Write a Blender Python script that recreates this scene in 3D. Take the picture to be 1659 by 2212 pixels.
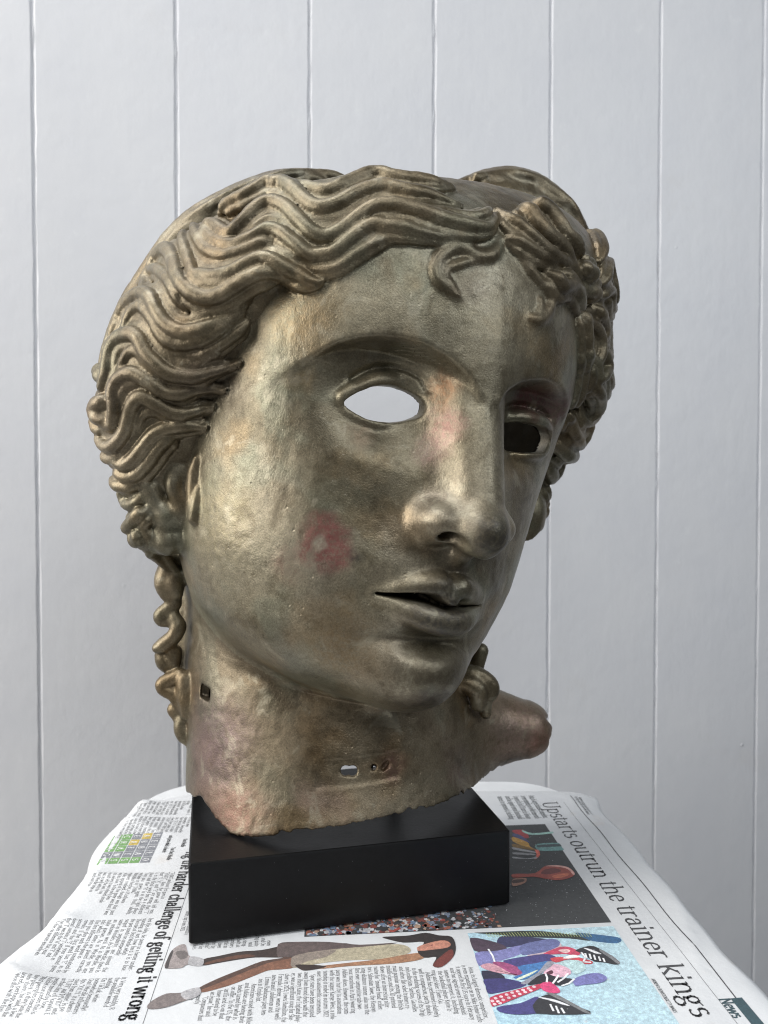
import bpy, bmesh, math, random
import numpy as np
from mathutils import Vector, Matrix
SC=bpy.context.scene
for o in list(bpy.data.objects): bpy.data.objects.remove(o)
# ---------------------------------------------------------------- camera
cd=bpy.data.cameras.new('camera');cam=bpy.data.objects.new('camera',cd);SC.collection.objects.link(cam);SC.camera=cam
cd.sensor_fit='VERTICAL';cd.sensor_height=36;cd.lens=36*1650/2212;cd.clip_start=.01;cd.clip_end=60
cam.location=(0,0,.267);cam.rotation_euler=(math.radians(90)-math.atan(40/1650),0,0)
cd.dof.use_dof=True;cd.dof.focus_distance=.45;cd.dof.aperture_fstop=11
# ---------------------------------------------------------------- light: soft daylight from above
SC.view_settings.view_transform='Standard';SC.view_settings.look='None';SC.view_settings.exposure=0;SC.view_settings.gamma=1
SC.cycles.use_denoising=True;SC.cycles.denoising_input_passes='RGB_ALBEDO_NORMAL';SC.cycles.denoising_prefilter='NONE';SC.cycles.filter_width=1.1
W=bpy.data.worlds.new('World');SC.world=W;W.use_nodes=True
bg=W.node_tree.nodes['Background'];bg.inputs[0].default_value=(.88,.93,1,1);bg.inputs[1].default_value=.09
def area(name,loc,target,sx,sy,power,col):
    l=bpy.data.lights.new(name,'AREA');l.shape='RECTANGLE';l.size=sx;l.size_y=sy;l.energy=power;l.color=col
    o=bpy.data.objects.new(name,l);SC.collection.objects.link(o);o.location=loc
    o.rotation_euler=(Vector(target)-Vector(loc)).to_track_quat('-Z','Y').to_euler();return o
area('skylight',(-1.05,.20,2.5),(-.15,.7,.2),2.0,1.4,63,(.97,.985,1))
area('front_skylight',(.35,-1.0,1.35),(.02,.42,.3),1.1,.8,11,(.93,.97,1))
area('right_window',(1.06,-.14,.95),(.03,.42,.36),.62,.62,5,(.86,.93,1))
area('window_light',(-2.2,.05,1.0),(0,.75,.3),1.9,1.8,88,(1,.97,.92))
SC.cycles.max_bounces=6;SC.cycles.diffuse_bounces=3;SC.cycles.glossy_bounces=3;SC.cycles.transmission_bounces=0;SC.cycles.caustics_reflective=False
COL=SC.collection

# ---------------------------------------------------------------- implicit sculpting kit
class Field:
    def __init__(s,lo,hi,h):
        s.lo=np.array(lo,float);s.h=h
        s.n=np.ceil((np.array(hi,float)-s.lo)/h).astype(int)+1
        s.ax=[(s.lo[i]+h*np.arange(s.n[i])).astype(np.float32) for i in range(3)]
        s.D=np.full(s.n,60.,np.float32)
    def box(s,lo,hi):
        a=np.clip(np.floor((np.array(lo)-s.lo)/s.h).astype(int),0,s.n-1)
        b=np.clip(np.ceil((np.array(hi)-s.lo)/s.h).astype(int)+1,1,s.n)
        sl=tuple(slice(a[i],max(b[i],a[i]+1)) for i in range(3))
        x=s.ax[0][sl[0]][:,None,None];y=s.ax[1][sl[1]][None,:,None];z=s.ax[2][sl[2]][None,None,:]
        return sl,x,y,z
    def full(s): return s.ax[0][:,None,None],s.ax[1][None,:,None],s.ax[2][None,None,:]
    def sample(s,P):
        q=np.clip((np.asarray(P,float)-s.lo)/s.h,0,s.n-1.001);i=q.astype(int);t=q-i
        r=0
        for a in (0,1):
            for b in (0,1):
                for c in (0,1):
                    w=(t[:,0] if a else 1-t[:,0])*(t[:,1] if b else 1-t[:,1])*(t[:,2] if c else 1-t[:,2])
                    r=r+w*s.D[i[:,0]+a,i[:,1]+b,i[:,2]+c]
        return r
    def grad(s,P,e=1.5):
        P=np.asarray(P,float);g=np.stack([s.sample(P+np.eye(3)[k]*e)-s.sample(P-np.eye(3)[k]*e) for k in range(3)],1)
        return g/np.maximum(np.linalg.norm(g,axis=1,keepdims=True),1e-6)
    def snap(s,P,level=0.,it=12):
        P=np.array(P,float)
        for _ in range(it): P=P-s.grad(P)*np.clip(s.sample(P)-level,-6,6)[:,None]*.8
        return P
def smin(a,b,k):
    if k<=0: return np.minimum(a,b)
    h=np.maximum(k-np.abs(a-b),0)/k
    return np.minimum(a,b)-h*h*(k*.25)
def smax(a,b,k): return -smin(-a,-b,k)
def spline(pts,m):
    """Catmull-Rom through the rows of pts, m samples per span"""
    P=np.array(pts,float)
    Q=np.vstack([2*P[0]-P[1],P,2*P[-1]-P[-2]]);o=[]
    for i in range(len(P)-1):
        a,b,c,d=Q[i:i+4]
        for t in np.arange(m)/m:
            o.append(.5*((2*b)+(c-a)*t+(2*a-5*b+4*c-d)*t*t+(3*b-a-3*c+d)*t**3))
    o.append(P[-1]);return np.array(o)
def curve1(z,tab):
    """smooth lookup of a table [(z,v..)] at array z"""
    T=np.array(sorted(tab),float)
    S=spline(T,12);S=S[np.argsort(S[:,0])]
    return [np.interp(z,S[:,0],S[:,k]).astype(np.float32) for k in range(1,T.shape[1])]
def ell(x,y,z,c,r):
    u=(x-c[0])/r[0];v=(y-c[1])/r[1];w=(z-c[2])/r[2]
    k=np.sqrt(u*u+v*v+w*w);k2=np.sqrt((u/r[0])**2+(v/r[1])**2+(w/r[2])**2)
    return k*(k-1)/np.maximum(k2,1e-6)
def put(F,d_fn,lo,hi,k,mode='add'):
    m=abs(k)+2
    sl,x,y,z=F.box(np.array(lo)-m,np.array(hi)+m)
    d=d_fn(x,y,z).astype(np.float32)
    if mode=='add': F.D[sl]=smin(F.D[sl],d,k)
    else: F.D[sl]=smax(F.D[sl],-d,k)
def ellipsoid(F,c,r,k,mode='add'):
    c=np.array(c,float);r=np.array(r,float)
    put(F,lambda x,y,z:ell(x,y,z,c,r),c-r,c+r,k,mode)
def tube_d(F,pts,rad,marg,tilt=None):
    """distance field of a tapered tube through pts, on its own sub-box"""
    P=np.array(pts,float);R=np.array(rad,float)*np.ones(len(P))
    lo=P.min(0)-R.max()-marg-F.h;hi=P.max(0)+R.max()+marg+F.h
    sl,X,Y,Z=F.box(lo,hi)
    d=np.full((X.shape[0],Y.shape[1],Z.shape[2]),marg+5.,np.float32)
    base=np.array([sl[i].start for i in range(3)])
    for i in range(len(P)-1):
        a,b=P[i],P[i+1];ra,rb=R[i],R[i+1];rm=max(ra,rb)+marg
        s2,x,y,z=F.box(np.minimum(a,b)-rm,np.maximum(a,b)+rm)
        loc=tuple(slice(s2[j].start-base[j],s2[j].stop-base[j]) for j in range(3))
        ab=b-a;L=max(ab@ab,1e-9)
        t=np.clip(((x-a[0])*ab[0]+(y-a[1])*ab[1]+(z-a[2])*ab[2])/L,0,1)
        q=np.sqrt((x-a[0]-t*ab[0])**2+(y-a[1]-t*ab[1])**2+(z-a[2]-t*ab[2])**2)-(ra+t*(rb-ra))
        d[loc]=np.minimum(d[loc],q)
    return sl,d
def tube(F,pts,rad,k,mode='add',m=0):
    if m:
        A=spline(np.c_[np.array(pts,float),np.array(rad,float)*np.ones(len(pts))],m);pts,rad=A[:,:3],np.maximum(A[:,3],.2)
    sl,d=tube_d(F,pts,rad,abs(k)+2)
    F.D[sl]=smin(F.D[sl],d,k) if mode=='add' else smax(F.D[sl],-d,k)
def poly2(X,Z,poly):
    """signed distance to a closed polygon in a plane (negative inside)"""
    P=np.array(poly,float);d=np.full(np.broadcast(X,Z).shape,1e9);ins=np.zeros(d.shape,bool)
    for i in range(len(P)):
        a,b=P[i],P[(i+1)%len(P)];e=b-a
        t=np.clip(((X-a[0])*e[0]+(Z-a[1])*e[1])/max(e@e,1e-9),0,1)
        d=np.minimum(d,(X-a[0]-t*e[0])**2+(Z-a[1]-t*e[1])**2)
        c=((a[1]<=Z)&(b[1]>Z))|((b[1]<=Z)&(a[1]>Z))
        xi=a[0]+(Z-a[1])*e[0]/(e[1] if abs(e[1])>1e-9 else 1e-9)
        ins^=c&(X<xi)
    return np.where(ins,-1,1)*np.sqrt(d)
def lattice(seed,n=32):
    return np.random.default_rng(seed).standard_normal((n,n,n)).astype(np.float32)
def noise3(P,scale,seed=0):
    """smooth value noise at points P"""
    L=lattice(seed);n=L.shape[0];q=np.asarray(P,float)/scale;i=np.floor(q).astype(int);t=q-i;t=t*t*(3-2*t);r=0
    for a in (0,1):
        for b in (0,1):
            for c in (0,1):
                w=(t[...,0] if a else 1-t[...,0])*(t[...,1] if b else 1-t[...,1])*(t[...,2] if c else 1-t[...,2])
                r=r+w*L[(i[...,0]+a)%n,(i[...,1]+b)%n,(i[...,2]+c)%n]
    return r
def surface_nets(F):
    """quad mesh of the zero level of F.D"""
    D=F.D;n=D.shape;S=D<0
    c=np.zeros(tuple(k-1 for k in n),np.int8)
    for a in (0,1):
        for b in (0,1):
            for e in (0,1): c+=S[a:n[0]-1+a,b:n[1]-1+b,e:n[2]-1+e]
    act=(c>0)&(c<8);idx=np.argwhere(act)
    ids=np.full(act.shape,-1,np.int32);ids[act]=np.arange(len(idx),dtype=np.int32)
    V=np.zeros((len(idx),3));W=np.zeros(len(idx))
    cor=[(a,b,e) for a in (0,1) for b in (0,1) for e in (0,1)]
    val={q:D[idx[:,0]+q[0],idx[:,1]+q[1],idx[:,2]+q[2]] for q in cor}
    for p in cor:
        for ax in range(3):
            if p[ax]==0:
                q=list(p);q[ax]=1;q=tuple(q)
                va,vb=val[p],val[q];m=(va<0)!=(vb<0)
                t=np.where(m,va/np.where(m,va-vb,1),0)
                pos=np.array(p,float)[None]+np.zeros((len(idx),3));pos[:,ax]+=t
                V+=pos*m[:,None];W+=m
    V=(idx+V/W[:,None])*F.h+F.lo
    quads=[]
    for ax in range(3):
        o=[k for k in range(3) if k!=ax]
        sa=[slice(None)]*3;sb=[slice(None)]*3;sa[ax]=slice(0,-1);sb[ax]=slice(1,None)
        A=S[tuple(sa)];B=S[tuple(sb)]
        E=np.argwhere(A!=B)
        E=E[(E[:,o[0]]>0)&(E[:,o[1]]>0)&(E[:,o[0]]<n[o[0]]-1)&(E[:,o[1]]<n[o[1]]-1)]
        flip=A[E[:,0],E[:,1],E[:,2]]
        def cell(da,db):
            Q=E.copy();Q[:,o[0]]-=da;Q[:,o[1]]-=db
            return ids[Q[:,0],Q[:,1],Q[:,2]]
        q=np.stack([cell(1,1),cell(0,1),cell(0,0),cell(1,0)],1)
        if ax==1: flip=~flip
        q[~flip]=q[~flip][:,::-1]
        quads.append(q)
    return V,np.vstack(quads)

# ---------------------------------------------------------------- head, in millimetres: x to the viewer's right, f out of the face, z up
POSE_T=np.array([-0.01347704,0.57,0.31685391]);POSE_S=1.59020711e-3
def pose_rot():
    yaw,roll,pit=0.47110691,0.14804204,0.02510768
    Rz=np.array([[np.cos(yaw),-np.sin(yaw),0],[np.sin(yaw),np.cos(yaw),0],[0,0,1]])
    Rx=np.array([[1,0,0],[0,np.cos(pit),-np.sin(pit)],[0,np.sin(pit),np.cos(pit)]])
    Ry=np.array([[np.cos(roll),0,np.sin(roll)],[0,1,0],[-np.sin(roll),0,np.cos(roll)]])
    return Ry@Rz@Rx
POSE_R=pose_rot()
def to_world(C): return (np.atleast_2d(C)*np.array([1,-1,1])*POSE_S)@POSE_R.T+POSE_T
def to_local(W): return ((np.atleast_2d(W)-POSE_T)@POSE_R)/POSE_S*np.array([1,-1,1])
def world_axes(x,y,z):
    """world coordinates in mm of open local grids"""
    A=POSE_R*np.array([1,-1,1])*POSE_S*1000;t=POSE_T*1000
    return [(A[i,0]*x+A[i,1]*y+A[i,2]*z+t[i]).astype(np.float32) for i in range(3)]
def section(x,y,z,wl,wr,front,back,f0,n):
    """distance-like field of stacked super-ellipse slices"""
    w=np.where(x<0,wl,wr);u=np.abs(x)/w
    L=np.where(y>f0,front-f0,f0-back);v=np.abs(y-f0)/L
    k=(u**n+v**n)**(1/n)
    return k,w,L
def normalise(D,h):
    gx,gy,gz=np.gradient(D,h)
    g=np.sqrt(gx*gx+gy*gy+gz*gz);return D/np.clip(g,.35,4)
# z: left half-width, right half-width, front, slice centre, exponent
SKULL=[(100,40,40,40,0,2.05),(92,58,58,64,0,2.1),(80,69,69,80,0,2.12),(68,77,77,87.5,0,2.15),(45,84,84,93,0,2.14),(25,87,86,94.2,0,2.1),(5,86.5,84,91.3,0,2.05),(-18,85,79,89,2,2.02),
 (-40,83,74,89.5,4,2.0),(-58,80.5,68.5,90.5,6,2.0),(-72,76,61,90.5,8,2.0),(-84,70.5,51,90.5,10,2.02),(-94,62,39.5,88.5,13,2.02),(-102,52.5,29,83,18,2.0),(-108,38,17,74,22,2.0),(-113,16,7,58,26,2.0)]
HAIR=[(124,10,12,0),(119,40,28,0),(112,62,45,0),(105,82,60,0),(98,91,72,0),(89,99,84,0),(78,106,92,0),(66,111,93,0),(52,118,89,0),(33,123,83,0),(15,124,77,0),(0,121,73,0),(-14,116,69,0),(-28,108,62,0),(-40,98,52,0),(-52,86,40,0),(-66,66,24,0),(-74,30,8,0)]
OPEN=[(0,69),(-14,70.5),(-28,68),(-40,61),(-52,50),(-62,36),(-67,22),(-69,8),(-70,-6),(-71,-20),(-74,-36),(-80,-48),(-94,-58),(-130,-72),(-130,-140),(130,-140),(130,-72),(98,-50),(88,-36),(82,-20),(79,-6),(77,8),(74,22),(68,36),(60,50),(47,60),(33,67),(16,69)]
HAIRF=[(124,12),(112,45),(105,60),(98,72),(89,81),(78,88),(68,91.5),(60,92),(48,85),(36,76),(24,67),(9,52),(-4,44),(-20,36),(-40,27),(-66,20),(-80,10)]
def base_skull(F):
    x,y,z=F.full()
    zz=np.clip(F.ax[2],-118,104)
    wl,wr,fr,f0,n=[a[None,None,:] for a in curve1(zz,SKULL)]
    k,w,L=section(x,y,z,wl,wr,fr,-70,f0,n)
    r=np.sqrt(x*x+(y-f0)**2)
    d=(k-1)*np.minimum(r/np.maximum(k,.05)+0,90)
    d=np.maximum(d,np.maximum(z-101,-113-z))
    return normalise(d,F.h)
def base_hair(F):
    x,y,z=F.full()
    zs=z-.2*x
    tz=np.array(HAIR,float);S=spline(tz[::-1],10)
    w=np.interp(zs,S[:,0],S[:,1]).astype(np.float32)*np.where(x<0,.985,1.0);T2=spline(np.array(HAIRF,float)[::-1],8);q=np.clip((z-30)/35,0,1);fr=np.interp(z+.2*np.abs(x)-.4*np.maximum(x,0)*q*q*(3-2*q),T2[:,0],T2[:,1]).astype(np.float32)
    k=np.sqrt((x/w)**2+(y/np.where(y>0,np.maximum(fr,4),62))**2)
    r=np.sqrt(x*x+y*y)
    d=(k-1)*np.minimum(r/np.maximum(k,.05),110)
    d=np.maximum(d,np.maximum(zs-122,-73-zs))
    d=normalise(d,F.h)
    o=poly2(F.ax[0][:,None],F.ax[2][None,:],OPEN).astype(np.float32)
    return smax(d,-o[:,None,:],9)

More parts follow.
